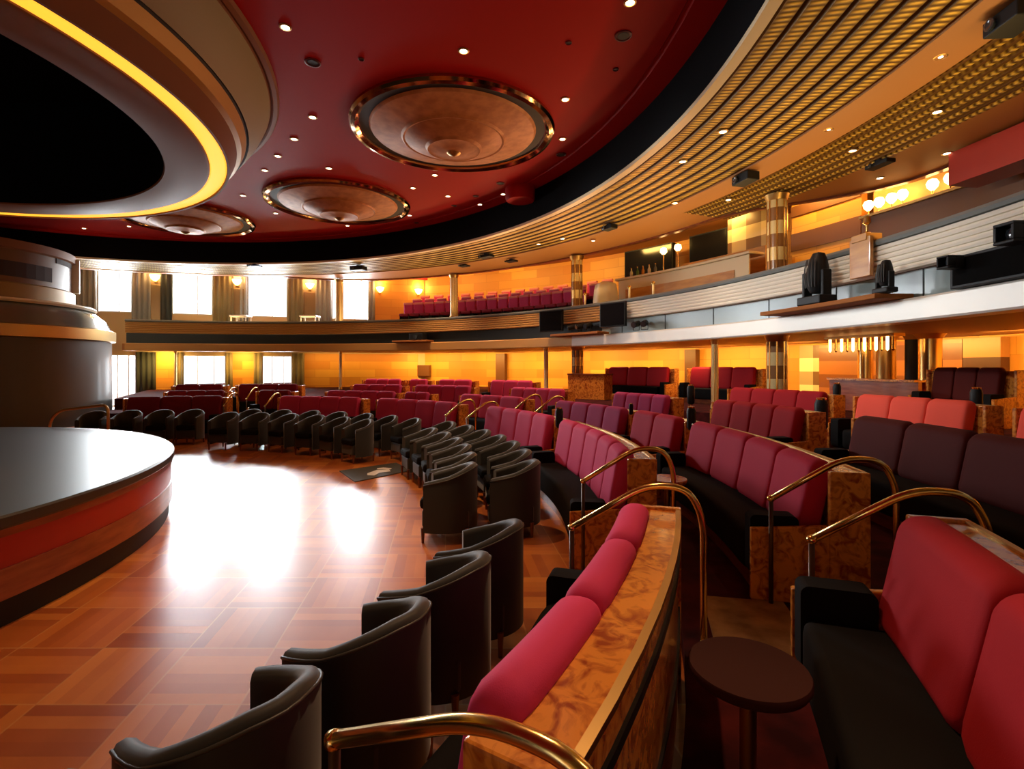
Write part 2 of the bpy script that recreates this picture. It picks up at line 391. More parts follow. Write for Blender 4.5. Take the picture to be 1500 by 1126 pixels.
# tiers (carpeted steps of the seating)
TIER = [(8.46, .16), (10.3, .28), (12.0, .40), (14.2, .75)]
ROUT = [8.42, 9.75, 11.45, 13.4]; TOPS = [1.02, 1.11, 1.23, 1.35]; FLO = [0, .16, .28, .40]
RT = [8.46, 9.79, 11.49, 13.44, 30.0]; FT = [.16, .28, .40, .75]
for i in range(4):
    o = link('floor_tier', arc(S, RT[i], RT[i + 1] - (.0 if i < 3 else 0), .004, FT[i], -60, 118, 120), carpet); o.name = 'floor_' + ['lower', 'middle', 'upper', 'rear'][i]; struct(o)
# aisle carpets on the tiers
for i, (a0, a1) in enumerate(((-17.2, -11.0),)):
    tag(link('aisle_carpet', arc(S, 8.64, 9.2, .161, .172, a0, a1, 8), carpet_tan), 'worn tan carpet strip lying in the aisle beside the long wooden sofa back', 'carpet')
# curved rear wall of the room, full height, closes behind the camera too
def outer(z0, z1, name, m, a0=-100, a1=74.5, R=22.5): return struct(link(name, arc(C, R, R + .3, z0, z1, a0, a1, 90), m, smooth=30))
outer(0, 2.55, 'wall_back', wall_amber)
outer(2.55, 7.0, 'wall_back_upper', wall_amber)
# remaining enclosure: straight walls behind stage and camera
bm = bmesh.new(); box(bm, -30.3, -30, -16, 34, 0, 9); struct(link('wall_stage', bm, dark_wall))
bm = bmesh.new(); box(bm, -30, -12, -10.3, -10, 0, 9); struct(link('wall_front', bm, dark_wall))
bm = bmesh.new(); p = WA - WD * 12.5
# window wall with openings
bm = bmesh.new()
TOT = (WB - WA).length
Mw = Matrix.Translation(WA) @ Matrix(((WD.x, -WN.x, 0, 0), (WD.y, -WN.y, 0, 0), (0, 0, 1, 0), (0, 0, 0, 1)))
ups = [(wall_t(a), wall_t(b), 4.3, 6.47) for a, b in UPWIN]; los = [(wall_t(a), wall_t(b), z0, 2.38) for a, b, z0 in LOWIN]
def wall_strip(ws, z0, z1, t0, t1):
    t = t0
    for a, b, s, e in ws:
        box(bm, t, a, 0, .3, z0, z1, Mw)
        if s > z0 + .01: box(bm, a, b, 0, .3, z0, s, Mw)
        box(bm, a, b, 0, .3, e, z1, Mw); t = b
    box(bm, t, t1, 0, .3, z0, z1, Mw)
wall_strip(los, 0, 2.6, -13, TOT + .4); wall_strip(ups, 2.6, 9, -13, TOT + .4)
struct(link('wall_left', bm, wall_cream))
for i, (a, b, s, e) in enumerate(ups + los):
    o = thing('window_%d' % (i + 1), None, None, wpt((a + b) / 2, s)); o['kind'] = 'structure'
    bm = bmesh.new(); t = .05
    box(bm, a, a + t, -.01, .12, s, e, Mw); box(bm, b - t, b, -.01, .12, s, e, Mw); box(bm, a + t, b - t, -.01, .12, s, s + t, Mw); box(bm, a + t, b - t, -.01, .12, e - t, e, Mw)
    m = a + (b - a) * (.62 if i < 4 else .33); box(bm, m - .02, m + .02, .02, .10, s + t, e - t, Mw)
    if i >= 4:
        m = a + (b - a) * .72; box(bm, m - .02, m + .02, .02, .10, s + t, e - t, Mw)
    link('window_frame', bm, white_m, o)
    bm = bmesh.new(); box(bm, a + t, b - t, .055, .065, s + t, e - t, Mw); link('window_pane', bm, gm, o)
# ceilings
def Rg(a):
    def lerp(x, x0, x1, y0, y1): t = min(max((x - x0) / (x1 - x0), 0), 1); t = t * t * (3 - 2 * t); return y0 + (y1 - y0) * t
    return lerp(a, 12, 24, 20.3, 18.2) + lerp(a, 76, 100, 0, -2.6)
ZR = 6.85
struct(link('ceiling', full_ring(C, [(7.0, ZR), (13.3, ZR), (13.33, ZR + .03), (13.38, ZR + .03), (13.4, ZR), (13.86, ZR)]), red_ceil))
bm = bmesh.new(); sweep(bm, C, [(13.85, ZR + .3), (13.85, 6.02), (13.98, 6.02), (13.98, ZR + .3)], -100, 250, 180); struct(link('trim_1', bm, blackm, smooth=30))
bm = bmesh.new(); sweep(bm, C, [(13.83, 5.95), (13.99, 5.95), (13.99, 6.02), (13.83, 6.02)], -100, 250, 180); struct(link('trim_2', bm, cream, smooth=30))
# ribbed gold ceiling ring
def rib_prof(r0, r1, nr, z, dz):
    p = []; w = (r1 - r0) / nr
    for i in range(nr):
        a = r0 + i * w; p += [(a, z + .06), (a + .03, z), (a + w - .04, z + dz), (a + w - .03, z + .06)]
    return p
bm = bmesh.new(); sweep(bm, C, rib_prof(14.0, 16.2, 8, 5.95, .012), -100, 130, 200, closed=False); struct(link('ceiling_gold_inner', bm, gold_rib, smooth=20))
bm = bmesh.new(); sweep(bm, C, [(16.2, 6.0), (16.2, 5.93), (16.9, 5.93), (16.9, 6.0)], -100, 30, 140, closed=False); sweep(bm, C, lambda a: [(16.2, 6.0), (16.2, 5.93), (16.42, 5.93), (16.42, 6.0)], 30, 130, 80, closed=False); struct(link('trim_3', bm, ceil_orange, smooth=30))
bm = bmesh.new(); sweep(bm, C, rib_prof(16.95, 18.65, 12, 5.96, .006), -100, 24, 160, closed=False); struct(link('ceiling_gold_outer', bm, gold_rib, smooth=20))
bm = bmesh.new(); sweep(bm, C, lambda a: [(16.42, 5.98), (max(Rg(a) - .08, 14.2), 5.98)] if a > 24 else [(18.6, 5.98), (max(Rg(a) - .08, 18.65), 5.98)], -100, 24, 80, closed=False)
sweep(bm, C, lambda a: [(16.42, 5.98), (max(Rg(a) - .08, 16.45), 5.98)], 24, 96, 60, closed=False)
struct(link('ceiling_outer', bm, ceil_orange, smooth=30))
bm = bmesh.new(); sweep(bm, C, lambda a: [(max(Rg(a) - .1, 16.4), 5.93), (max(Rg(a) + .06, 16.56), 5.93), (max(Rg(a) + .06, 16.56), 7.0), (max(Rg(a) - .1, 16.4), 7.0)], -100, 96, 120); struct(link('trim_4', bm, wood_dark, smooth=30))
def RW(a, cap):
    d = Vector((math.cos(math.radians(a)), math.sin(math.radians(a)), 0)); k = d.dot(WN)
    if k > -1e-3: return cap
    return max(14.2, min(cap, (WA - Vector((C[0], C[1], 0))).dot(WN) / k + .12))
bm = bmesh.new(); sweep(bm, C, lambda a: [(14.0, 6.9), (RW(a, 30), 6.9), (RW(a, 30), 7.2), (14.0, 7.2)], -100, 250, 200); struct(link('ceiling_upper', bm, ceil_orange))
# soffit under balcony, deck of balcony
bm = bmesh.new(); sweep(bm, C, [(17.15, 2.56), (22.6, 2.56), (22.6, 2.86), (17.15, 2.86)], -60, 112, 120); struct(link('ceiling_lower', bm, ceil_orange, smooth=30))
bm = bmesh.new(); sweep(bm, C, [(18.5, 2.87), (22.5, 2.87), (22.5, 3.95), (18.5, 3.95)], -60, 80, 100); struct(link('floor_balcony', bm, carpet, smooth=30))

# ------------------------------------------------------------------ canopy over the stage
cn = thing('stage_canopy', 'stepped round canopy above the stage with a glowing yellow light ring', 'canopy', (C[0], C[1], 5.6))
def ring_part(name, prof, m): return link(name, full_ring(C, prof), m, cn, smooth=30)
ring_part('recess', [(5.18, 5.64), (5.18, 8.0), (.01, 8.0)], blackm)
ring_part('soffit_ring', [(5.16, 5.66), (5.18, 5.63), (5.86, 5.60), (5.90, 5.62), (5.92, 5.68)], bronze)
ring_part('light_ring', [(5.91, 5.64), (5.93, 5.625), (6.17, 5.625), (6.19, 5.64)], light_y)
ring_part('lower_step', [(6.18, 5.68), (6.20, 5.60), (6.24, 5.60), (6.36, 5.92)], bronze)
ring_part('gold_step', [(6.36, 5.92), (6.44, 5.96), (6.52, 6.14)], gold_paint)
ring_part('black_line', [(6.52, 6.14), (6.54, 6.18), (6.57, 6.16)], black)  # narrow black line between the gold step and the olive cove
ring_part('olive_cove', [(6.57, 6.16), (6.72, 6.36), (6.85, 6.58), (6.93, 6.77)], olive)
ring_part('outer_trim', [(6.93, 6.77), (6.95, 6.81), (6.99, 6.78), (7.06, 6.80), (7.10, 6.86)], bronze)

# ------------------------------------------------------------------ ceiling medallions
ML = ['large round copper medallion in the red ceiling, the nearest and biggest of three', 'round copper medallion in the red ceiling, the middle one of three', 'round copper medallion partly hidden by the stage canopy, the farthest of three']
med0 = None
for i, a in enumerate((22.6, 57.6, 90.8)):
    p = polar(C, 10.47, a, ZR)
    if med0 is None:
        med0 = thing('ceiling_medallion', ML[0], 'ceiling medallion', p, 0, 'ceiling medallions')
        bm = bmesh.new(); lathe(bm, p, [(2.14, 0), (2.14, -.05), (2.10, -.10), (2.02, -.12), (1.95, -.07), (1.93, 0)], 64); link('brass_ring', bm, mat('mirror_bronze', (.52, .30, .15), .10, 1.0), med0, smooth=30)
        bm = bmesh.new(); lathe(bm, p, [(1.935, -.03), (1.85, -.004), (1.70, -.006)], 64); link('dark_gap', bm, black, med0)
        bm = bmesh.new(); lathe(bm, p, [(1.76, -.01), (1.70, -.08), (1.45, -.13), (1.10, -.20), (1.06, -.24), (1.02, -.23), (.80, -.33), (.60, -.38), (.55, -.43), (.50, -.42), (.3, -.47), (0, -.49)], 64)
        dm = link('dish', bm, medal, med0, smooth=30)
        bm = bmesh.new(); lathe(bm, p, [(.16, -.46), (.13, -.50), (.05, -.54), (0, -.56)], 24); link('boss', bm, brass_dull, med0, smooth=30)
    else: copy_thing(med0, p, 0, ML[i])

# ------------------------------------------------------------------ downlights
def make_down(name, lab, r, m, p):
    o = thing(name, lab, 'ceiling light', p)
    bm = bmesh.new(); lathe(bm, p, [(r * 1.45, 0), (r * 1.45, -.012), (r * 1.05, -.02), (r, -.008)], 16); link('rim', bm, brass_dull, o, smooth=40)
    bm = bmesh.new(); lathe(bm, p, [(r, -.004), (r * .9, -.014), (0, -.016)], 16); link('lamp_face', bm, m, o, smooth=40)
    return o
D0 = make_down('ceiling_downlight', '', .062, bulb, Vector((0, 0, 0)))
RD = [((418, 39), 'in the red ceiling beside the canopy rim, nearest the viewer'), ((679, 74), 'in the red ceiling just above the largest medallion'),
 ((828, 145), 'in the red ceiling right of the largest medallion, upper of two'), ((824, 203), 'in the red ceiling right of the largest medallion, lower of two'),
 ((773, 230), 'touching the lower right rim of the largest medallion'), ((458, 171), 'left of the largest medallion, nearest one of the line along the canopy'),
 ((431, 203), 'second in the line running beside the canopy rim'), ((407, 228), 'third in the line running beside the canopy rim'), ((388, 249), 'fourth in the line running beside the canopy rim'),
 ((482, 246), 'between the largest and the middle medallion, close to the middle one'), ((356, 286), 'just left of the middle medallion rim'), ((404, 312), 'just below the left end of the middle medallion'),
 ((637, 256), 'below the largest medallion, closest to its rim'), ((605, 275), 'right of the middle medallion, upper pinkish one'), ((656, 287), 'pinkish, halfway between largest medallion and black ceiling edge'),
 ((600, 315), 'below the right end of the middle medallion'), ((509, 330), 'below the middle medallion near the black ceiling edge'), ((737, 284), 'beside the red ceiling housing at the black edge'),
 ((703, 299), 'close to the black ceiling edge, left of the red housing'), ((189, 331), 'under the farthest medallion near the window end'), ((123, 334), 'at the far end of the red ceiling, above the curtain'), ((923, 3), 'at the very top of the red ceiling')]
for (px, py), w in RD:
    p = at(px, py, ZR); copy_thing(D0, p, 0, 'small glowing downlight ' + w, 'downlights in the red ceiling')
GD = [((1059, 192), 'in the ribbed gold ceiling, upper of the close pair'), ((1000, 236), 'in the ribbed gold ceiling, lower of the close pair'), ((1249, 220), 'in the outer gold ceiling above the flat black projector'),
 ((1373, 163), 'in the outer gold ceiling near its ribbed edge'), ((1462, 197), 'in the outer ceiling, rightmost one'), ((1387, 224), 'in the outer ceiling between the rightmost one and the black projector'),
 ((1289, 260), 'in the outer ceiling just under the flat black projector'), ((1067, 292), 'in the outer ceiling left of the banded column top'), ((989, 297), 'in the outer ceiling above the bar screens, left one'),
 ((1378, 82), 'on the seam between the two gold ceilings, nearer'), ((1214, 189), 'on the seam between the two gold ceilings, farther'), ((824, 349), 'in the ceiling above the slim far column, right one'), ((789, 357), 'in the ceiling above the slim far column, left one'), ((869, 352), 'in the ceiling left of the small black projector')]
for (px, py), w in GD:
    p = at(px, py, 5.945); copy_thing(D0, p, 0, 'small glowing downlight ' + w, 'downlights in the gold ceiling')
for ch in list(D0.children): bpy.data.objects.remove(ch)
bpy.data.objects.remove(D0)
HO = [((458, 91), .13, 'large dark round vent in the red ceiling left of the largest medallion'), ((913, 52), .13, 'large dark round vent in the red ceiling near the curved black edge'), ((833, 62), .05, 'small dark round hole in the red ceiling between medallion and large vent'),
 ((529, 86), .05, 'small dark round hole beside the large vent left of the medallion'), ((902, 101), .05, 'small dark round hole below the large vent near the black edge'), ((822, 226), .12, 'dark oval vent in the red ceiling below the right-hand downlights'),
 ((733, 268), .11, 'dark oval vent in the red ceiling above the red housing'), ((697, 287), .09, 'dark oval vent left of the red housing'), ((665, 301), .09, 'dark oval vent under the pinkish downlight'), ((610, 326), .09, 'dark oval vent nearest the middle medallion by the black edge')]
for (px, py), r, lab in HO:
    p = at(px, py, ZR); o = thing('ceiling_vent', lab, 'ceiling vent', p, 0, 'dark vents in the red ceiling')
    bm = bmesh.new(); lathe(bm, p, [(r, 0), (r, -.015), (r * .86, -.02), (r * .8, -.006)], 20); link('vent_rim', bm, mat('vent_red_%d' % px, (.12, .006, .006), .5), o, smooth=40)
    bm = bmesh.new(); lathe(bm, p, [(r * .8, -.003), (r * .6, -.010), (0, -.010)], 20); link('grille', bm, black, o)
p = on_circle(C, 13.45, 762, ZR)
bm = bmesh.new(); lathe(bm, p, [(.42, 0), (.42, -.30), (.38, -.36), (0, -.36)], 32); tag(link('ceiling_housing', bm, red_ceil, smooth=40), 'round red drum housing hanging at the edge of the red ceiling', 'housing')

# black projectors on the ceiling
PJ = [((1092, 262), .50, .30, .22, 'black projector hanging under the gold ceiling seam, with a round lens'), ((1289, 240), .50, .22, .12, 'flat black projector on the outer ceiling, closest to the bar wall'), ((893, 333), .42, .25, .16, 'small black projector on the ceiling above the bar screens'),
 ((712, 375), .55, .3, .14, 'far black ceiling projector, largest of the three close together'), ((749, 382), .45, .3, .10, 'far black ceiling projector, rightmost of the three close together'), ((680, 389), .42, .3, .09, 'far black ceiling projector, leftmost of the three close together'), ((525, 393), .6, .35, .2, 'far black ceiling projector by the slim column near the windows'), ((1487, 28), .45, .35, .22, 'big black projector at the top edge of the gold ceiling'), ((373, 389), .5, .3, .1, 'flat dark ceiling projector above the window wall')]
for (px, py), w, d, h, lab in PJ:
    top = 5.94; p = at(px, py, top - h * .6); a = math.atan2(p.y - C[1], p.x - C[0]); p = Vector((p.x, p.y, top))
    o = thing('ceiling_projector', lab, 'projector', p, a, 'black ceiling projectors'); M = o.matrix_basis
    bm = bmesh.new(); box(bm, -d / 2, d / 2, -w / 2, w / 2, -h, -.04, M); link('casing', bm, plastic, o, bev=.015)
    bm = bmesh.new(); box(bm, -.06, .06, -.06, .06, -.05, .01, M); link('ceiling_bracket', bm, plastic, o)
    bm = bmesh.new(); ML2 = M @ Matrix.Translation((-d / 2, w * .2, -h / 2 - .02)) @ Matrix.Rotation(-PI / 2, 4, 'Y')
    lathe(bm, (0, 0, 0), [(h * .3, 0), (h * .32, .04), (h * .22, .045), (0, .02)], 16, ML2); link('lens', bm, glassy, o, smooth=40)

# ------------------------------------------------------------------ balcony front
bf = thing('balcony', 'long curved balcony front with white ribbed panels, grey rail and pale lower band', 'balcony', polar(C, 17, 45, 2.53))
A0, A1 = -42, 111.5
def bpart(name, prof, m, a0=A0, a1=A1, **k): bm = bmesh.new(); sweep(bm, C, prof, a0, a1, 150); return link(name, bm, m, bf, smooth=30, **k)
ASPL = 35.5  # beyond this azimuth the white ribs take a painted warm light
bpart('rail_cap', [(16.96, 3.83), (16.94, 3.88), (16.97, 3.93), (17.14, 3.93), (17.17, 3.88), (17.15, 3.83)], grey_cap)
rp = []
for i in range(6):
    z = 3.33 + i * .083; rp += [(17.02, z), (16.985, z + .008), (16.975, z + .04), (16.985, z + .068), (17.02, z + .076)]
bpart('ribbed_panel', rp + [(17.12, 3.83), (17.12, 3.33)], mat('ivory_ribs', (.92, .86, .72), .4), A0, ASPL); bpart('ribbed_panel', rp + [(17.12, 3.83), (17.12, 3.33)], warm_lit_front, ASPL, A1)['label'] = 'white ribbed panels of the far half, warm light painted in as amber'
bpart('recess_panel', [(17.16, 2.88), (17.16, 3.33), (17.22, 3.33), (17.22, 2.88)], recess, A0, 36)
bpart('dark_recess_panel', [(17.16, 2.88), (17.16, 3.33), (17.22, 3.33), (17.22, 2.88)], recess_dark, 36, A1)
bpart('lower_band', [(16.95, 2.53), (16.93, 2.56), (16.93, 2.85), (16.95, 2.88), (17.3, 2.88), (17.3, 2.53)], white_m, A0, 40); bpart('lower_band', [(16.95, 2.53), (16.93, 2.56), (16.93, 2.85), (16.95, 2.88), (17.3, 2.88), (17.3, 2.53)], warm_lit_front, 40, A1)  # far stretch of the pale band has amber light painted in
for i in range(13):
    a = A0 + 6 * (i + .5); link('panel_joint', arc(C, 17.150, 17.165, 2.89, 3.32, a, a + .06, 1), plastic, bf)
# wooden shelves standing out of the balcony front with lamps
def shelf(px0, px1, lab, out=.42):
    q0 = on_circle(C, 16.95, px0); q1 = on_circle(C, 16.95, px1); a0, a1 = sorted((az(C, q0), az(C, q1)))
    bm = bmesh.new(); sweep(bm, C, [(16.92 - out, 2.89), (16.92 - out, 2.97), (17.14, 2.97), (17.14, 2.89)], a0, a1, 12)
    return tag(link('equipment_shelf', bm, shelf_wood, smooth=30, bev=.012), lab, 'shelf', 'wooden shelves on the balcony front'), (a0 + a1) / 2
shelf(1140, 1322, 'long wooden shelf on the balcony front carrying the moving-head stage light')
shelf(815, 886, 'wooden shelf on the balcony front between the two black monitors', .3)
shelf(580, 632, 'small wooden shelf at the middle of the far balcony front', .3)
def moving_head(px, lab, s=1.0, z=2.972, r=16.68):
    q = on_circle(C, r, px, z); o = thing('stage_light', lab, 'stage light', q, math.atan2(q.y - C[1], q.x - C[0])); M = o.matrix_basis @ Matrix.Scale(s, 4)
    bm = bmesh.new(); box(bm, -.16, .16, -.26, .26, 0, .14, M); link('base', bm, plastic, o, bev=.02)
    for sgn in (-1, 1):
        bm = bmesh.new(); box(bm, -.08, .08, sgn * .21 - .03, sgn * .21 + .03, .12, .55, M); link('yoke_arm', bm, plastic, o, bev=.02)
    bm = bmesh.new(); lathe(bm, (0, 0, .18), [(0, 0), (.10, .01), (.155, .12), (.17, .28), (.16, .42), (.13, .56), (.09, .66), (0, .69)], 20, M @ Matrix.Rotation(.05, 4, 'Y'))
    h = link('lamp_head', bm, plastic, o, smooth=40)
    bm = bmesh.new()
    for k in range(6):
        a = PI + (k - 2.5) * .3
        tube(bm, [M @ Vector((rr * math.cos(a), rr * math.sin(a), zz)) for rr, zz in ((.155, .28), (.178, .45), (.17, .60), (.138, .74))], .008, 5)
    link('cooling_fins', bm, chair_trim, h)
moving_head(1196, 'tall black moving-head stage light standing at the left end of the long wooden shelf', 1.12)
moving_head(1296, 'squat black stage light on the long wooden shelf, behind the brown lectern', .6)
# lectern/wood column at rail
q = on_circle(C, 16.98, 1270, 3.34); o = thing('rail_lectern', 'narrow brown wooden lectern with a brass lamp on top of the balcony rail', 'lectern', q, math.atan2(q.y - C[1], q.x - C[0])); M = o.matrix_basis
bm = bmesh.new(); vs = box(bm, -.14, -.07, -.22, .22, 0, .66, M); link('front_board', bm, wood_panel, o, bev=.01)
bm = bmesh.new(); box(bm, -.16, .14, -.16, .16, .60, .72, M); link('desk_top', bm, wood_panel, o, bev=.01)
bm = bmesh.new(); lathe(bm, (0, 0, .72), [(.07, 0), (.07, .02), (.02, .06), (.02, .16), (.06, .2), (.05, .3), (0, .33)], 14, M); link('brass_lamp', bm, brass, o, smooth=40)
# monitors
for px0, px1, lab in ((789, 826, 'black square monitor on the balcony front, the left one of two'), (877, 919, 'black square monitor on the balcony front, the right one of two')):
    px = (px0 + px1) / 2; q = on_circle(C, 16.72, px, 2.97); w = (px1 - px0) / 750 * q.y
    o = thing('monitor', lab, 'monitor', q, math.atan2(q.y - C[1], q.x - C[0]) + .15, 'monitors on the balcony front'); M = o.matrix_basis
    bm = bmesh.new(); box(bm, -.05, .05, -w * .55, w * .55, .1, .86, M); link('casing', bm, plastic, o, bev=.015)
    bm = bmesh.new(); box(bm, -.056, -.05, -w * .5, w * .5, .14, .82, M); link('screen', bm, screen, o)
    bm = bmesh.new(); box(bm, .04, .36, -.05, .05, .28, .34, M); box(bm, .02, .08, -.1, .1, .2, .5, M); link('wall_bracket', bm, plastic, o)
# small spots between the monitors
for k, px in enumerate((838, 850, 862, 932, 944)):
    q = on_circle(C, 16.85, px, 2.99 if k < 3 else 2.9); o = thing('stage_spotlight', 'small black spotlight by the monitors on the balcony front, %s from the left' % ORD(k), 'stage light', q, math.atan2(q.y - C[1], q.x - C[0]) + (k - 2) * .3, 'small spotlights by the monitors'); M = o.matrix_basis
    bm = bmesh.new(); lathe(bm, (0, 0, 0), [(.09, -.16), (.09, .12), (.05, .17), (0, .18)], 14, M @ Matrix.Translation((0, 0, .2)) @ Matrix.Rotation(1.35, 4, 'Y')); link('barrel', bm, plastic, o, smooth=40)
    bm = bmesh.new(); lathe(bm, (0, 0, 0), [(.075, -.17), (0, -.165)], 14, M @ Matrix.Translation((0, 0, .2)) @ Matrix.Rotation(1.35, 4, 'Y')); link('lens', bm, glassy, o)
    bm = bmesh.new(); tube(bm, [M @ Vector((0, -.1, .2)), M @ Vector((0, -.1, .02)), M @ Vector((0, .1, .02)), M @ Vector((0, .1, .2))], .012, 6); link('bracket', bm, plastic, o)
# box on the far centre shelf
q = on_circle(C, 16.8, 612, 2.97); M = Matrix.Translation(q) @ Matrix.Rotation(math.atan2(q.y - C[1], q.x - C[0]), 4, 'Z'); o = thing('followspot_box', 'black projector box on the small far wooden shelf', 'projector', q, math.atan2(q.y - C[1], q.x - C[0]))
bm = bmesh.new(); box(bm, -.15, .2, -.35, .35, 0, .28, M); link('casing', bm, plastic, o, bev=.02)
bm = bmesh.new(); lathe(bm, (0, 0, 0), [(.09, 0), (.1, .06), (0, .05)], 14, M @ Matrix.Translation((-.15, 0, .14)) @ Matrix.Rotation(-PI / 2, 4, 'Y')); link('lens', bm, glassy, o, smooth=40)
# loudspeaker in the recess at the right
q0 = on_circle(C, 16.98, 1404); a1 = az(C, q0); bm = arc(C, 16.86, 17.12, 2.89, 3.32, a1 - 6.0, a1, 8); sp = thing('loudspeaker', 'long black loudspeaker cabinet in the balcony recess at the right edge', 'loudspeaker', polar(C, 17, a1 - 3, 2.89))
link('cabinet', bm, plastic, sp, bev=.01); link('grille', arc(C, 16.845, 16.86, 2.93, 3.28, a1 - 5.8, a1 - .2, 8), mat('speaker_cloth', (.006, .006, .006), .95, spec=.05), sp)
for px, z, s, lab in ((1392, 3.22, .085, 'small square black theatre lamp beside the long loudspeaker'), (1484, 3.36, .12, 'larger square black theatre lamp above the long loudspeaker')):
    q = on_circle(C, 16.64 if s > .1 else 16.70, px, z); o = thing('theatre_lamp', lab, 'stage light', q, math.atan2(q.y - C[1], q.x - C[0]) + .1); M = o.matrix_basis
    bm = bmesh.new()
    box(bm, -.12, 0, -s, s, -s, -s * .7, M); box(bm, -.12, 0, -s, s, s * .7, s, M); box(bm, -.12, 0, -s, -s * .7, -s * .7, s * .7, M); box(bm, -.12, 0, s * .7, s, -s * .7, s * .7, M); box(bm, -.0, .12, -s, s, -s, s, M); link('housing', bm, plastic, o, bev=.008)
    bm = bmesh.new(); lathe(bm, (0, 0, 0), [(s * .6, 0), (s * .5, .03), (0, .045)], 16, M @ Matrix.Rotation(-PI / 2, 4, 'Y')); link('lens', bm, glassy, o, smooth=40)

# ------------------------------------------------------------------ columns
pg = mat('pale_gold_pole', (.88, .66, .30), .3, .35)
def column(px, R, z0, z1, r, lab, m, group):
    q = on_circle(C, R, px, z0); o = thing('column', lab, 'column', q, 0, group)
    bm = bmesh.new(); lathe(bm, q, [(r, .12), (r, z1 - z0 - .14)], 24); link('shaft', bm, m, o, smooth=40)
    bm = bmesh.new(); lathe(bm, q, [(r * 1.25, 0), (r * 1.25, .06), (r * 1.08, .12), (r, .12)], 24); link('base', bm, brass_dull, o, smooth=40)
    bm = bmesh.new(); lathe(bm, q, [(r, z1 - z0 - .14), (r * 1.12, z1 - z0 - .1), (r * 1.3, z1 - z0)], 24); link('capital', bm, brass_dull, o, smooth=40)
    bm = bmesh.new()
    for k in range(8):
        a = k * PI / 4 + .3; tube(bm, [q + Vector((r * math.cos(a), r * math.sin(a), .12)), q + Vector((r * math.cos(a), r * math.sin(a), z1 - z0 - .14))], r * .09, 6)
    link('brass_fillets', bm, brass, o, smooth=40)
for px, lab in ((1138, 'thick banded column on the balcony beside the checked wall'), (845, 'banded column on the balcony left of the bar'), (665, 'far pale column on the balcony behind the purple seats'), (497, 'far pale column in front of the arched window')):
    R_ = 18.0 if px > 500 else 17.5
    column(px, R_, 3.95 if px > 500 else 2.87, 5.9 if px > 500 else 5.93, .21 if px > 700 else .17, lab, col_band if px > 700 else cream, 'upper columns')
for px, lab in ((1138, 'thick banded column under the balcony beside the right-hand red sofas'), (846, 'banded column under the balcony behind the pink sofas')):
    column(px, 17.9, .75, 2.56, .21, lab, col_band, 'lower thick columns')
for px, lab, r in ((1047, 'slim brass-coloured pole under the balcony between the red booths', .085), (800, 'slim pale pole under the balcony left of the wooden bar', .08), (499, 'slim white pole under the far balcony', .06), (257, 'slim pale pole under the balcony near the first lower window', .06)):
    column(px, 17.4, .75 if px > 300 else 0.0, 2.53 + .03, r, lab, pg if px == 1047 else cream, 'slim poles')

# ------------------------------------------------------------------ window wall dressing
def curtain(t0, t1, z0, z1, lab, m, off=.12):
    bm = bmesh.new(); n = max(10, int((t1 - t0) * 26)); A = []
    for i in range(n + 1):
        t = t0 + (t1 - t0) * i / n; d = off + .045 * math.sin(i * 1.15); A.append((bm.verts.new(wpt(t, z0, d)), bm.verts.new(wpt(t, z1, d)), bm.verts.new(wpt(t, z0, d - .02)), bm.verts.new(wpt(t, z1, d - .02))))
    for a, b in zip(A, A[1:]):
        bm.faces.new((a[0], b[0], b[1], a[1])); bm.faces.new((b[2], a[2], a[3], b[3])); bm.faces.new((a[1], b[1], b[3], a[3])); bm.faces.new((b[0], a[0], a[2], b[2]))
    tag(link('curtain', bm, m, smooth=True), lab, 'curtain', 'curtains of the window wall')
CU = [(104, 143, grey_curt, 'grey curtain at the left of the first upper window'), (194, 222, grey_curt, 'grey curtain between the first upper window and the first wall lamp'), (236, 253, dark_curt, 'narrow dark curtain at the left side of the second upper window'), (312, 343, olive_curt, 'olive curtain at the right of the second upper window'),
      (352, 364, grey_curt, 'narrow grey curtain at the left of the third upper window'), (421, 444, olive_curt, 'olive curtain at the right of the third upper window'), (462, 486, grey_curt, 'grey curtain at the left of the arched upper window'), (539, 549, grey_curt, 'narrow curtain at the right of the arched upper window')]
for a, b, m, lab in CU: curtain(wall_t(a), wall_t(b), 4.0, 6.6, lab, m)
CL = [(200, 229, dark_curt, 'dark curtain beside the tall lower window'), (331, 341, olive_curt, 'olive curtain at the right of the second lower window'), (372, 384, olive_curt, 'olive curtain at the left of the third lower window'), (428, 444, olive_curt, 'olive curtain at the right of the third lower window'), (258, 269, olive_curt, 'olive curtain at the left of the second lower window')]
for a, b, m, lab in CL: curtain(wall_t(a), wall_t(b), .1, 2.5, lab, m)
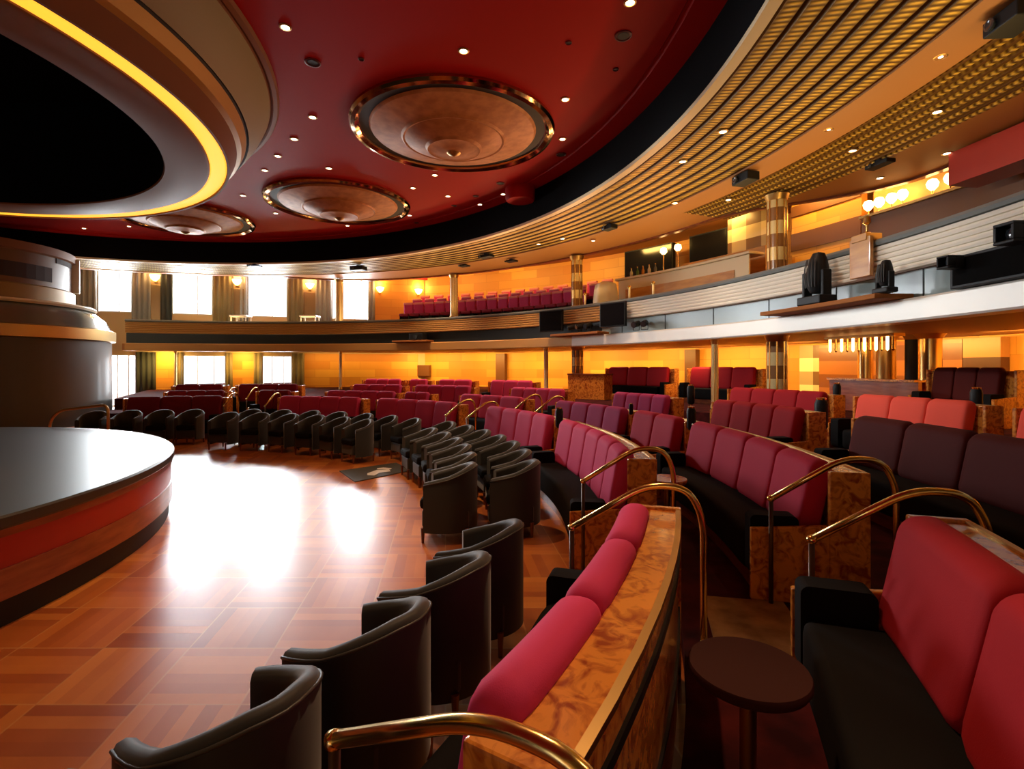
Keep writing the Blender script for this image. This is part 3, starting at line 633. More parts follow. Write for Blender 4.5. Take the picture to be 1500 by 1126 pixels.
for px, lab in ((229, 'glowing wall lamp over mirrored pilaster between first and second upper windows'), (348, 'glowing wall lamp between second and third upper windows'), (454, 'glowing wall lamp between third and arched upper windows'), (556, 'glowing wall lamp right of the arched upper window'), (612, 'glowing wall lamp at the corner behind the purple balcony seats')):
    t = wall_t(px); q = wpt(t, 4.3, .0); o = thing('wall_lamp', lab, 'wall lamp', q, math.atan2(WD.y, WD.x), 'wall lamps between the windows'); M = o.matrix_basis
    if px < 500:
        bm = bmesh.new(); box(bm, -.28, .28, -.10, 0, -.3, 1.35, M); link('pilaster', bm, mat('mirrored_gilt_%d' % px, (.45, .33, .18), .25, .7), o, bev=.02)
    bm = bmesh.new(); box(bm, -.06, .06, -.16, 0, 1.45, 1.6, M); link('bracket', bm, brass, o)
    bm = bmesh.new(); lathe(bm, (0, 0, 0), [(.06, 0), (.16, .10), (.22, .26), (.20, .27), (0, .27)], 18, M @ Matrix.Translation((0, -.24, 1.5))); link('lamp_shade', bm, shade_m, o, smooth=40)
    l = bpy.data.lights.new('wall_lamp_light', 'POINT'); l.energy = 45; l.color = (1, .55, .2); l.shadow_soft_size = .15
    lo = bpy.data.objects.new('wall_lamp_light', l); COL.objects.link(lo); lo.location = M @ Vector((0, -.3, 2.0))
# amber panels on the window wall between lower windows
for a, b, lab in ((229, 257, 'amber lit wooden wall panel right of the dark curtain'), (341, 372, 'amber lit wooden wall panel between the second and third lower windows'), (446, 612, 'long amber wooden wall panel right of the third lower window')):
    bm = bmesh.new(); box(bm, wall_t(a), wall_t(b), -.05, -.004, .3, 2.5, Mw); tag(link('wall_panel', bm, wall_amber), lab, 'wall panel')
    m = (wall_t(a) + wall_t(b)) / 2; area('wall_washer', wpt(m, 2.45, .8), wpt(m, 1.2, 0), wall_t(b) - wall_t(a), .1, 45, AMB)
bm = bmesh.new(); box(bm, wall_t(549), TOT, -.05, -.004, 3.0, 6.7, Mw); tag(link('wall_panel', bm, wall_amber), 'amber wall panel above the far corner of the balcony', 'wall panel')
bm = bmesh.new(); box(bm, -13, wall_t(640), -.10, -.004, 6.62, 6.85, Mw); struct(link('trim_5', bm, wood_red))
for px, lab in ((353, 'small white side table at the balcony rail before the third upper window'), (454, 'small white side table at the balcony rail below the third wall lamp')):
    q = on_circle(C, 17.6, px, 2.87); o = thing('side_table', lab, 'table', q)
    bm = bmesh.new(); box(bm, q.x - .4, q.x + .4, q.y - .3, q.y + .3, q.z + 1.3, q.z + 1.38); link('table_top', bm, white_m, o, bev=.02)
    for sx in (-.34, .34):
        for sy in (-.24, .24):
            bm = bmesh.new(); box(bm, q.x + sx - .02, q.x + sx + .02, q.y + sy - .02, q.y + sy + .02, q.z, q.z + 1.3); link('leg', bm, white_m, o)
# balcony wing floor near the windows
bm = bmesh.new(); sweep(bm, C, [(17.3, 2.862), (20.0, 2.862), (20.0, 2.87), (17.3, 2.87)], 80, 111, 20); struct(link('floor_wing', bm, carpet))

# ------------------------------------------------------------------ sofas
def rounded(x0, x1, z0, z1, r, lean=0.0, k=4):
    pts = []
    for cx, cz, a0 in ((x1 - r, z0 + r, -90), (x1 - r, z1 - r, 0), (x0 + r, z1 - r, 90), (x0 + r, z0 + r, 180)):
        for i in range(k + 1):
            a = math.radians(a0 + 90 * i / k); x = cx + r * math.cos(a); z = cz + r * math.sin(a); pts.append((x + lean * (z - z0) / (z1 - z0), z))
    return pts
def sofa(R, a0, a1, f, top, n, fab, lab, group, ends=(1, 1), detail=True):
    mid = polar(S, R - .4, (a0 + a1) / 2, f); o = thing('banquette_sofa', lab, 'sofa', mid, 0, group)
    sc = 180 / PI / R
    h = top - f
    # back shell in burl wood with ledge
    bm = arc(S, R - .165, R - .0, f + .12, top - .02, a0, a1); link('back_shell', bm, burl, o, smooth=30, bev=.012)
    if detail:
        bm = arc(S, R, R + .012, top - .17, top - .135, a0, a1); sweep(bm, S, [(R, f + .42), (R + .012, f + .42), (R + .012, f + .445), (R, f + .445)], a0, a1)
        link('dark_trim', bm, plastic, o)
        bm = arc(S, R - .012, R + .016, top - .03, top - .008, a0, a1); link('brass_edge', bm, brass_dull, o)
    bm = arc(S, R - .70, R - .04, f, f + .13, a0 + .3, a1 - .3); link('plinth', bm, wood_dark, o)
    bm = bmesh.new(); sweep(bm, S, rounded(R - .76, R - .17, f + .13, f + .45, .05), a0 + 1.0, a1 - 1.0, shrink=.12, shrink_deg=1.0); link('seat', bm, seat_f, o, smooth=50)
    w = (a1 - a0 - 1.0) / n
    for i in range(n):
        b0 = a0 + .5 + w * i + .025; b1 = a0 + .5 + w * (i + 1) - .025
        bm = bmesh.new(); sweep(bm, S, rounded(R - .43, R - .26, f + .42, top + .045, .075, .115, 6), b0, b1, 5, shrink=.26, shrink_deg=w * .10); link('back_cushion', bm, fab, o, smooth=70)
    for s, e, on in ((a0, 1, ends[0]), (a1, -1, ends[1])):
        if not on: continue
        q0, q1 = sorted((s, s - e * sc * .05))
        bm = arc(S, R - .24, R + .02, f, top - .005, q0, q1, 1); sweep(bm, S, [(R - .76, f), (R - .24, f), (R - .24, f + .56), (R - .76, f + .52)], q0, q1, 1)
        link('end_panel', bm, burl, o, bev=.01)
        q0, q1 = sorted((s + e * .1 * sc / 1.0 * .2, s + e * .17 * sc))
        bm = bmesh.new(); sweep(bm, S, rounded(R - .75, R - .42, f + .15, f + .60, .04), q0, q1, 2); link('armrest', bm, seat_f, o, smooth=50)
    return o
def azf(R, px): return az(S, on_circle(S, R, px))
g1, g2, g3, g4, g5 = 'sofas of the first curved row', 'sofas of the second curved row', 'sofas of the third curved row', 'sofas of the fourth curved row', 'booth sofas along the back wall'
R1, R2, R3, R4 = ROUT
sofa(R1, -31.0, -16.6, 0, 1.02, 3, f_mag, 'pink curved sofa in the foreground, its burl wood back facing the viewer', g1)
sofa(R1, -5.2, 16.2, 0, 1.02, 5, f_mag, 'pink curved sofa behind the packed grey chairs, its wooden end nearest the front handrails', g1)
sofa(R1, 18.6, 36.0, 0, 1.02, 4, f_mag, 'pink first-row sofa beyond the packed grey chairs, with a black lamp at its near end', g1)
sofa(R1, 43.5, 62.6, 0, 1.02, 4, f_mag, 'magenta first-row sofa straight behind the floor mat with logo', g1)
sofa(R1, 66.0, 83.4, 0, 1.02, 4, f_mag, 'magenta first-row sofa behind the left group of tub chairs', g1)
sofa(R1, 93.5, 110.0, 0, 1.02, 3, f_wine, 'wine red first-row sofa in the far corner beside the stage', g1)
sofa(R2, -34.5, -17.5, .16, 1.11, 3, f_red, 'large red sofa at the right edge in the foreground, black seat before it', g2)
sofa(R2, -10.6, 7.2, .16, 1.11, 4, f_crim, 'crimson second-row sofa of four cushions with a burl end under a brass handrail', g2)
sofa(R2, 8.8, 17.3, .16, 1.11, 2, f_crim, 'short crimson second-row sofa of two cushions between two black lamps', g2)
sofa(R2, 18.6, 32.6, .16, 1.11, 4, f_plum, 'plum purple second-row sofa behind the pink sofa with the black lamp', g2)
sofa(R2, 39, 52.5, .16, 1.11, 3, f_mag, 'pink second-row sofa behind the diagonal brass handrails', g2)
def more(R, f, top, row, g, spans, words):
    for (a, b), w, fab in spans:
        a0, a1 = azf(R, a), azf(R, b); n = max(2, round((a1 - a0) * PI / 180 * R / .62)); sofa(R, a0, a1, f, top, n, fab, w, g, detail=False)
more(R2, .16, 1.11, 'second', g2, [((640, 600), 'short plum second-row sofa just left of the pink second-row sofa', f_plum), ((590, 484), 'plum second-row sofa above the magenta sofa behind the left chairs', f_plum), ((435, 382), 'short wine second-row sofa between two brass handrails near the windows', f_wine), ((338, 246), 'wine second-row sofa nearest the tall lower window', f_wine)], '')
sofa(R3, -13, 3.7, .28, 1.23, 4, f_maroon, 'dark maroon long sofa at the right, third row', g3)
sofa(R3, 8.0, 18.6, .28, 1.23, 4, f_red, 'deep red third-row sofa of four cushions left of the dark maroon one', g3)
sofa(R3, 24.2, 33.2, .28, 1.23, 4, f_plum, 'plum third-row sofa in front of the red back-wall booth', g3)
sofa(R3, 41, 51, .28, 1.23, 4, f_mag, 'pink third-row sofa with four cushions left of the wooden bar', g3)
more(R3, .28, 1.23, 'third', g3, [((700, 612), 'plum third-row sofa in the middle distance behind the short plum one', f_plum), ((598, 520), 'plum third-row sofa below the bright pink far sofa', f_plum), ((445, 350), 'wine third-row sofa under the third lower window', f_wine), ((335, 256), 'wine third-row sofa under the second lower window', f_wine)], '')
sofa(R4, -8, 3.2, .40, 1.35, 4, f_coral, 'coral sofa at the right edge of the fourth row', g4)
sofa(R4, 5.0, 13.6, .40, 1.35, 3, f_coral, 'bright coral fourth-row sofa of three cushions behind the dark maroon sofa', g4)
sofa(R4, 15.6, 26.0, .40, 1.35, 4, f_red, 'red fourth-row sofa in front of the banded column', g4)
more(R4, .40, 1.35, 'fourth', g4, [((790, 722), 'bright pink fourth-row sofa behind the pink third-row one', f_mag), ((700, 645), 'magenta fourth-row sofa left of the bright pink one', f_mag), ((635, 602), 'short pink fourth-row sofa in the far middle', f_mag), ((596, 536), 'bright pink fourth-row sofa at the far left middle', f_mag)], '')
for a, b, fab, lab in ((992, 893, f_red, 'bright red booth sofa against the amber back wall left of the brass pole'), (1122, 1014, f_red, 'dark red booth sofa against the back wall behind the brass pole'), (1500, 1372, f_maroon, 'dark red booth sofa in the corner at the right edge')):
    R = 16.6; a0, a1 = azf(R, a), azf(R, b); sofa(R, a0, a1, .75, 1.78, 3, fab, lab, g5, detail=False)

# ------------------------------------------------------------------ brass handrails
def handrail(R, a, f, top, lab, lo=.64, dr=0, dz=0):
    R += dr
    up = top + .10; e = [polar(S, R - lo, a, top - .20 + dz), polar(S, R - .18, a, up), polar(S, R + .06, a, up), polar(S, R + .15, a, up - .18), polar(S, R + .15, a, 0)]
    fz = f + .01
    nf = next((FT[i] for i in range(3, -1, -1) if R + .15 > RT[i]), 0); e[-1].z = nf + .01
    o = thing('handrail', lab, 'handrail', polar(S, R - .3, a, f), 0, 'brass handrails')
    bm = bmesh.new(); tube(bm, smooth_path(e), .021, 10); r = link('rail', bm, brass, o, smooth=True)
    s = polar(S, R - lo, a, top - .20 + dz)
    bm = bmesh.new(); tube(bm, [s, polar(S, R - lo, a, fz)], .016, 8); link('post', bm, dark_bronze, o, smooth=True)
    bm = bmesh.new(); lathe(bm, polar(S, R + .15, a, nf), [(.05, 0), (.05, .012), (.024, .02)], 14); link('floor_flange', bm, brass, o, smooth=40)
    bm = bmesh.new(); lathe(bm, s, [(0, -.028), (.024, -.014), (.028, 0), (.024, .014), (0, .028)], 10); link('end_knob', bm, brass, o, smooth=True)
HR = [(R1, -31.65, 0, 1.02, 'brass handrail at the near end of the foreground pink sofa'), (R1, -15.9, 0, 1.02, 'tall brass handrail at the far end of the foreground pink sofa'), (R1, -6.0, 0, 1.02, 'brass handrail over the wooden end of the pink sofa behind the chairs'),
 (R2, -11.2, .16, 1.11, 'brass handrail over the burl end of the crimson second-row sofa'), (R2, -16.75, .16, 1.11, 'brass handrail before the large red sofa at the right'), (R3, -14, .28, 1.23, 'brass handrail at the right edge behind the large red sofa'),
 (R1, 37.0, 0, 1.02, 'brass handrail at the aisle right of the mat, nearer one'), (R1, 42.6, 0, 1.02, 'brass handrail at the end of the magenta sofa behind the mat'), (R2, 33.6, .16, 1.11, 'brass handrail at the left end of the plum second-row sofa'),
 (R2, 38.2, .16, 1.11, 'brass handrail at the right end of the pink second-row sofa'), (R1, 84.4, 0, 1.02, 'brass handrail left of the magenta sofa behind the left chairs'), (R1, 92.4, 0, 1.02, 'brass handrail at the right end of the far wine sofa'), (R2, azf(R2, 382) + .7, .16, 1.11, 'brass handrail by the short wine second-row sofa'), (R2, azf(R2, 338) - .7, .16, 1.11, 'brass handrail right of the wine sofa near the tall window')]
for i, h in enumerate(HR): handrail(*h, dr=.03 if i == 0 else 0, dz=.08 if i == 0 else 0)
# small black-shaded lamps on brass stems
def stem_lamp(px, py, R, f, lab, s=1.0, a=None):
    q = on_circle(S, R, px, f) if a is None else polar(S, R, a, f); zt = EYE + (536 - py) / 750 * q.y
    o = thing('stem_lamp', lab, 'lamp', q, 0, 'black lamps at the sofa ends')
    bm = bmesh.new(); lathe(bm, q, [(.07 * s, 0), (.07 * s, .015), (.012, .03), (.012, zt - f)], 12); link('stem', bm, brass, o, smooth=40)
    bm = bmesh.new(); lathe(bm, (q.x, q.y, zt), [(.035 * s, -.15 * s), (.055 * s, -.12 * s), (.06 * s, .1 * s), (.045 * s, .14 * s), (0, .15 * s)], 14); link('lamp_shade', bm, plastic, o, smooth=40)
    bm = bmesh.new(); lathe(bm, (q.x, q.y, zt), [(.04 * s, .135 * s), (.045 * s, .16 * s), (0, .165 * s)], 12); link('cap', bm, brass, o, smooth=40)
stem_lamp(819, 612, 8.2, 0, 'black lamp on a thin brass stem at the end of the pink first-row sofa', 1.0, 17.4)
stem_lamp(926, 599, 9.5, .16, 'small black lamp between the plum and the short crimson sofa', .6, 17.95)
stem_lamp(1009, 613, 9.55, .16, 'black lamp between the short crimson sofa and the four-cushion crimson sofa', 1.0, 8.0)
stem_lamp(1203, 607, R3 + .3, .40, 'large black lamp between the deep red and the dark maroon sofa', 1.5)
stem_lamp(1012, 578, R3 + .3, .40, 'black lamp right of the plum third-row sofa', 1.3)
stem_lamp(1226, 575, R4 + .1, .75, 'black lamp between the red and the coral fourth-row sofas', 1.1)
stem_lamp(1430, 588, R4 + .1, .75, 'black lamp between the two coral fourth-row sofas', 1.2)
# round tables
def rtable(p, r, h, lab, m):
    o = thing('round_table', lab, 'table', p); bm = bmesh.new(); lathe(bm, p, [(r * .96, h - .04), (r, h - .025), (r, h - .008), (r * .98, h), (0, h)], 40); link('table_top', bm, m, o, smooth=40)
    bm = bmesh.new(); lathe(bm, p, [(.03, .03), (.03, h - .04)], 14); link('pedestal', bm, brass_dull, o, smooth=40)
    bm = bmesh.new(); lathe(bm, p, [(r * .6, 0), (r * .6, .02), (.04, .04)], 24); link('foot', bm, plastic, o, smooth=40)
q = at(1096, 975, .72); rtable(Vector((q.x, q.y, .16)), .215, .56, 'dark round table in the foreground before the large red sofa', mat('dark_mahogany', (.045, .012, .009), .8, spec=.15))
q = at(977, 697, .72); rtable(Vector((q.x, q.y, .16)), .20, .54, 'small round wooden table before the crimson four-cushion sofa', burl)

# ------------------------------------------------------------------ tub chairs
def tub_chair(lab, loc, rz, group):
    o = thing('tub_chair', lab, 'chair', loc, rz, group); M = o.matrix_basis
    # outer shell: C-shaped wrap, open towards +x ; back at -x
    def shell(t0, rr, th, zlo, ztop, m, nm, par):
        bm = bmesh.new(); n = 22; rings = []
        for i in range(n + 1):
            u = -1 + 2 * i / n; a = PI + u * 2.05
            ex = .265 * (1.0 + .10 * (1 - abs(u))); ey = .285
            cx, cy = ex * rr * math.cos(a), ey * rr * math.sin(a)
            if abs(u) > .75: cx += (abs(u) - .75) * .42
            nx, ny = math.cos(a), math.sin(a)
            h = ztop(abs(u))
            sec = []
            for (dx, dz) in ((0, 0), (0, h - zlo - .035), (-.012, h - zlo - .010), (-th * .5, h - zlo), (-th + .012, h - zlo - .010), (-th, h - zlo - .035), (-th, 0)):
                sec.append(bm.verts.new(M @ Vector((cx + nx * dx, cy + ny * dx, zlo + dz))))
            rings.append(sec)
        for A, B in zip(rings, rings[1:]):
            for k in range(7): bm.faces.new((A[k], B[k], B[(k + 1) % 7], A[(k + 1) % 7]))
        bm.faces.new(rings[0]); bm.faces.new(rings[-1][::-1]); return link(nm, bm, m, par, smooth=60)
    ht = lambda u: .80 - .20 * max(0, (u - .15)) ** 1.3
    sh = shell(0, 1.0, .075, .12, ht, chair_f, 'back_shell', o)
    bm = bmesh.new(); pts = []
    for i in range(23):
        u = -1 + 2 * i / 22; a = PI + u * 2.05; ex = .265 * (1 + .10 * (1 - abs(u))); cx, cy = ex * math.cos(a), .285 * math.sin(a)
        if abs(u) > .75: cx += (abs(u) - .75) * .42
        pts.append(M @ Vector((cx, cy, ht(abs(u)) - .03)))
    tube(bm, pts, .007, 6); link('piping', bm, chair_trim, sh, smooth=True)
    bm = bmesh.new(); box(bm, -.22, .25, -.20, .20, .16, .34, M); link('seat_base', bm, chair_f, o, bev=.02)
    bm = bmesh.new(); box(bm, -.21, .275, -.20, .20, .345, .46, M); link('seat_cushion', bm, seat_f, o, bev=.035)
    for sx in (-.2, .24):
        for sy in (-.2, .2):
            bm = bmesh.new(); lathe(bm, (sx, sy, 0), [(.014, 0), (.022, .16)], 8, M); link('leg', bm, wood_dark, o, smooth=40)
    return o
FACE = lambda a: math.radians(a + 180)
CH0 = None
def place(R, a, lab, group, jit=0, sc=1.0):
    global CH0
    p = polar(S, R, a); rz = FACE(a) + random.uniform(-.10, .10) * (0 if R == 7.14 else 1) + jit
    if CH0 is None:
        CH0 = tub_chair(lab, p, rz, group); CH0.matrix_basis = CH0.matrix_basis @ Matrix.Diagonal((sc, sc, 1, 1)); return
    copy_thing(CH0, p, rz, lab, group, sc)
gf = 'tub chairs lined up before the foreground sofa'
for i, a in enumerate((-15.4, -20.5, -25.6, -30.7, -35.8)):
    place(7.14, a, 'black tub chair before the foreground pink sofa, %s counted from its far end' % ORD(i), gf, 0, 1.02)
gp = 'tub chairs packed together on the dance floor'
for j, R in enumerate((6.42, 7.12)):
    for i in range((6, 7)[j]):
        a = (1.5, 2.8)[j] + i * (5.75, 5.55)[j]
        place(R, a, 'grey tub chair of the packed block, %s from the front in the %s column' % (ORD(i), ('left-hand', 'right-hand')[j]), gp, 0, 1.05)
gl = 'tub chairs at the far left of the dance floor'
for j, R in enumerate((6.15, 6.95)):
    for i in range(6 if j == 0 else 7):
        a = (48.0, 44)[j] + i * (7.2, 6.6)[j]
        place(R, a, 'grey tub chair of the far left group, %s from the right in the %s row' % (ORD(i), ('front', 'rear')[j]), gl)
for i in range(4): place(6.9, 95 + i * 5.6, 'black tub chair in front of the far wine sofa, %s from the right' % ORD(i), 'tub chairs before the far wine sofa')

# ------------------------------------------------------------------ floor mat with a white sign
bm = bmesh.new()
cs = [at(497, 690, 0.004), at(520, 706, 0.004), at(604, 689, 0.004), at(580, 678, 0.004)]
lo = [bm.verts.new((c.x, c.y, .001)) for c in cs]; hi = [bm.verts.new((c.x, c.y, .014)) for c in cs]
bm.faces.new(lo); bm.faces.new(hi)
for i in range(4): bm.faces.new((lo[i], lo[(i + 1) % 4], hi[(i + 1) % 4], hi[i]))
mt = thing('floor_mat', 'dark grey mat with a white sign lying on the dance floor', 'mat', at(550, 691, 0))
link('mat', bm, mat('mat_rubber', (.055, .055, .045), .6), mt)
bm = bmesh.new()
for poly in ([(538, 693), (552, 688), (570, 687), (572, 690), (556, 692), (548, 696), (538, 695.5)], [(552, 685.5), (562, 684.5), (574, 685.5), (572, 687), (560, 686.6), (553, 687)]):
    v = [bm.verts.new(at(x, y, .0165)) for x, y in poly]; v2 = [bm.verts.new(w.co - Vector((0, 0, .0025))) for w in v]
    bm.faces.new(v); bm.faces.new(v2[::-1])
    for i in range(len(v)): bm.faces.new((v[i], v[(i + 1) % len(v)], v2[(i + 1) % len(v)], v2[i]))
link('white_sign', bm, mat('sign_white', (.8, .78, .75), .5), mt)

# ------------------------------------------------------------------ stage
st = thing('stage', 'round raised stage with glossy black top and red and wooden bands around its side', 'stage', (G[0], G[1], 0))
def stpart(name, prof, m): return link(name, full_ring(G, prof, 160, closed=True), m, st, smooth=30)
bm = bmesh.new(); lathe(bm, (G[0], G[1], 0), [(4.93, .70), (4.95, .72), (4.95, .785), (4.93, .80), (0, .80)], 160); link('stage_deck', bm, deck_m, st, smooth=30)
stpart('upper_wood_band', [(4.70, .645), (4.93, .645), (4.93, .70), (4.70, .70)], wood_mid)
stpart('red_band', [(4.60, .42), (4.915, .42), (4.915, .645), (4.60, .645)], wood_red)
stpart('lower_wood_band', [(4.60, .20), (4.93, .20), (4.93, .42), (4.60, .42)], wood_mid)
stpart('kick_board', [(4.60, 0), (4.89, 0), (4.89, .20), (4.60, .20)], black)

# ------------------------------------------------------------------ tower at the side of the stage
TC = (-17.3, 16.0)
tw = thing('proscenium_tower', 'round lacquered tower beside the stage with gold band and stepped lights', 'tower', (TC[0], TC[1], 0))
def twp(name, prof, m, closed=False): return link(name, full_ring(TC, prof, 96, closed), m, tw, smooth=30)
twp('lower_drum', [(3.86, 0), (3.80, .3), (3.78, 2.69)], tower_m)
twp('gold_band', [(3.78, 2.66), (3.90, 2.69), (3.90, 3.03), (3.78, 3.07)], brass_dull)
twp('grey_frieze', [(3.78, 3.05), (3.62, 3.38), (3.26, 3.70), (3.22, 3.73)], mat('grey_frieze_lacquer', (.22, .21, .17), .2, .4))
twp('cream_lip', [(3.32, 3.70), (3.38, 3.76), (3.32, 3.82), (2.7, 3.85)], cream)
twp('upper_drum', [(2.7, 3.8), (2.7, 5.58)], tower_wood)
twp('upper_band', [(2.7, 3.85), (2.78, 3.89), (2.78, 4.30), (2.7, 4.35)], mat('old_gold_lacquer', (.26, .15, .04), .5, .2))
twp('crown_ring', [(2.7, 5.3), (2.8, 5.34), (2.8, 5.58)], bronze)
ta = math.degrees(math.atan2(-TC[1], -TC[0])) + 80
link('white_fin', arc(TC, 2.66, 2.9, 4.35, 5.5, ta - 2, ta + 2, 2), white_m, tw)
tf = math.degrees(math.atan2(-TC[1], -TC[0]))
link('dark_niche', arc(TC, 2.60, 2.72, 4.5, 4.95, tf + 2, tf + 48, 8), dark_wall, tw)
link('upper_niche', arc(TC, 2.60, 2.72, 5.15, 5.4, tf + 52, tf + 74, 5), dark_wall, tw)
for i, z in enumerate((.55, .98, 1.38, 1.8, 2.15, 2.5)):
    ab = tf - .5; p = polar(TC, 3.80, ab, z); Mx = Matrix.Translation(p) @ Matrix.Rotation(math.radians(ab), 4, 'Z') @ Matrix.Rotation(PI / 2, 4, 'Y')
    bm = bmesh.new(); lathe(bm, (0, 0, 0), [(.06, -.03), (.07, .01), (.04, .025), (0, .025)], 12, Mx); link('step_light', bm, MATS.get('step_glow') or mat('step_glow', (1, .8, .5), .4, emit=(1, .75, .4), es=2.0), tw, smooth=40)
# low wall and brass rail beyond the stage
pts = [at(76, 614, .82), at(78, 604, .98), at(92, 597, 1.08), at(165, 591, 1.14)]
pts = [Vector((-8.9, 9.3, .0)), Vector((-8.9, 9.3, .85)), Vector((-8.75, 9.4, .98)), Vector((-7.9, 10.1, 1.1))]
pts = [Vector(((px - 750) / 750 * 9.3, 9.3, z)) for px, z in ((73, 0), (73, .86), (88, 1.05), (158, 1.15))] + [Vector(((160 - 750) / 750 * 9.3, 9.3, 0))]
bm = bmesh.new(); tube(bm, smooth_path(pts), .025, 8); tag(link('handrail', bm, brass_dull, smooth=True), 'dull brass stair rail behind the stage in front of the tower', 'handrail')

# ------------------------------------------------------------------ balcony: seats, bar, screens
def balcony_seat(loc, rz, lab, group):
    o = thing('theatre_chair', lab, 'chair', loc, rz, group); M = o.matrix_basis
    bm = bmesh.new(); box(bm, -.22, .26, -.26, .26, .30, .44, M); link('seat', bm, f_wine, o, bev=.04)
    bm = bmesh.new(); box(bm, -.32, -.2, -.26, .26, .34, .95, M); link('backrest', bm, f_plum, o, bev=.05)
    bm = bmesh.new(); box(bm, -.33, -.19, -.265, .265, .90, 1.02, M); link('headrest', bm, mat('rose_velvet', (.72, .22, .22), .7) if 'rose_velvet' not in MATS else MATS['rose_velvet'], o, bev=.04)
    for sy in (-.25, .21):
        bm = bmesh.new(); box(bm, -.2, .2, sy, sy + .04, 0, .32, M); link('leg', bm, plastic, o)
    return o
b0 = None
UT = [(18.75, 3.95), (19.85, 4.28), (20.95, 4.6)]
for j, (r, z) in enumerate(UT):
    if j: struct(link('floor_balcony_step', arc(C, r - .55, 22.4, 3.952 if j == 1 else 4.282, z, 43, 73.5, 30), carpet)).name = 'floor_balcony_%s' % ('middle', 'rear')[j - 1]
    n = [17, 15, 14][j]
    for i in range(n):
        a = 45 + (72.5 - 45) * i / (n - 1) + j * .3; p = polar(C, r + .3, a, z)
        lab = 'plum balcony seat, %s from the bar in the %s row' % (('%s' % ORD(i)) if i < 14 else ('fifteenth', 'sixteenth', 'seventeenth')[i - 14], ('front', 'middle', 'rear')[j])
        if b0 is None: b0 = balcony_seat(p, math.radians(a + 180), lab, 'purple balcony seats')
        else: copy_thing(b0, p, math.radians(a + 180), lab, 'purple balcony seats')
# bar on the balcony
def upper(px, R): return az(C, on_circle(C, R, px))
ba0, ba1 = upper(1095, 18.9), upper(905, 18.9)
br = thing('bar_counter', 'curved cream bar counter on the balcony before the dark screens', 'bar', polar(C, 19, (ba0 + ba1) / 2, 3.95))
link('counter_front', arc(C, 18.95, 19.0, 3.96, 4.95, ba0, ba1), cream, br, smooth=30)
link('counter_top', arc(C, 18.85, 19.45, 4.95, 5.03, ba0 - .3, ba1 + .3), cream, br, smooth=30, bev=.02)
link('counter_panel', arc(C, 18.93, 18.95, 4.2, 4.6, ba0 + 1.5, ba1 - 1), wood_panel, br)
for a, b, z0, z1, lab in ((1066, 1010, 5.15, 6.65, 'large black screen on the balcony wall beside the checked panel'), (985, 915, 5.2, 6.6, 'black screen behind the bar lamps on the balcony')):
    a0, a1 = upper(a, 21.3), upper(b, 21.3); o = thing('wall_screen', lab, 'screen', polar(C, 21.3, (a0 + a1) / 2, z0)); link('casing', arc(C, 21.3, 21.5, z0, z1, a0, a1, 4), plastic, o); link('screen', arc(C, 21.28, 21.3, z0 + .05, z1 - .05, a0 + .1, a1 - .1, 4), screen, o)
o = link('checked_panel', arc(C, 20.6, 20.8, 3.96, 6.88, upper(1128, 20.6), upper(1066, 20.6), 6), check); tag(o, 'wall panel of cream and brown squares beside the thick banded column', 'wall panel')
o = link('ochre_bench', arc(C, 19.9, 20.4, 3.96, 5.35, upper(1125, 20), upper(1003, 20), 8), wood_panel, smooth=30); tag(o, 'long amber wooden cabinet under the large black screen', 'cabinet')
# two brass bar lamps and bottles
for k, px in enumerate((972, 993)):
    q = on_circle(C, 19.15, px, 5.03); o = thing('bar_lamp', 'glowing brass bar lamp on the cream counter, the %s one' % ('left', 'right')[k], 'lamp', q, 0, 'bar lamps')
    bm = bmesh.new(); lathe(bm, q, [(.1, 0), (.1, .03), (.02, .06), (.02, .62)], 14); link('stem', bm, brass, o, smooth=40)
    bm = bmesh.new(); lathe(bm, q, [(.05, .60), (.12, .68), (.10, .80), (0, .84)], 14); link('lamp_shade', bm, shade_m, o, smooth=40)
for k, px in enumerate((925, 934, 942, 951, 960)):
    q = on_circle(C, 19.2, px, 5.03); o = thing('bottle', 'bottle standing on the cream bar counter, %s from the left' % ORD(k), 'bottle', q, 0, 'bottles on the bar')
    bm = bmesh.new(); lathe(bm, q, [(.05, 0), (.055, .02), (.055, .2), (.02, .28), (.02, .34)], 12); link('body', bm, mat('bottle_glass_%d' % k, ((.6, .55, .4), (.1, .2, .05), (.5, .2, .03), (.65, .6, .5), (.1, .1, .1))[k], .1, .2), o, smooth=40)
    bm = bmesh.new(); lathe(bm, q, [(.022, .335), (.022, .37), (0, .372)], 10); link('cap', bm, brass, o)
q = on_circle(C, 18.3, 888, 3.95); bm = bmesh.new(); lathe(bm, q, [(.42, 0), (.44, .2), (.40, .62), (.36, .80), (.18, .90), (0, .93)], 28)
for v in bm.verts:
    a = math.atan2(v.co.y - q.y, v.co.x - q.x); v.co.x += .03 * math.cos(a) * math.sin(7 * a); v.co.y += .03 * math.sin(a) * math.sin(7 * a)
tag(link('covered_table', bm, mat('white_cloth', (.82, .78, .68), .8), smooth=True), 'round table under a white cloth on the balcony beside the bar', 'table')
for px, lab in ((857, 'short cream stanchion on the balcony left of the white-covered table'), (922, 'short cream stanchion before the bar, the left one'), (957, 'short cream stanchion before the bar, the right one')):
    q = on_circle(C, 17.7, px, 2.87); o = thing('stanchion', lab, 'stanchion', q, 0, 'cream stanchions')
    bm = bmesh.new(); lathe(bm, q, [(.12, 0), (.12, .03), (.035, .06), (.035, 1.5)], 14); link('post', bm, cream, o, smooth=40)
    bm = bmesh.new(); lathe(bm, q, [(.05, 1.5), (.06, 1.55), (.03, 1.6), (0, 1.6)], 14); link('cap', bm, brass, o, smooth=40)
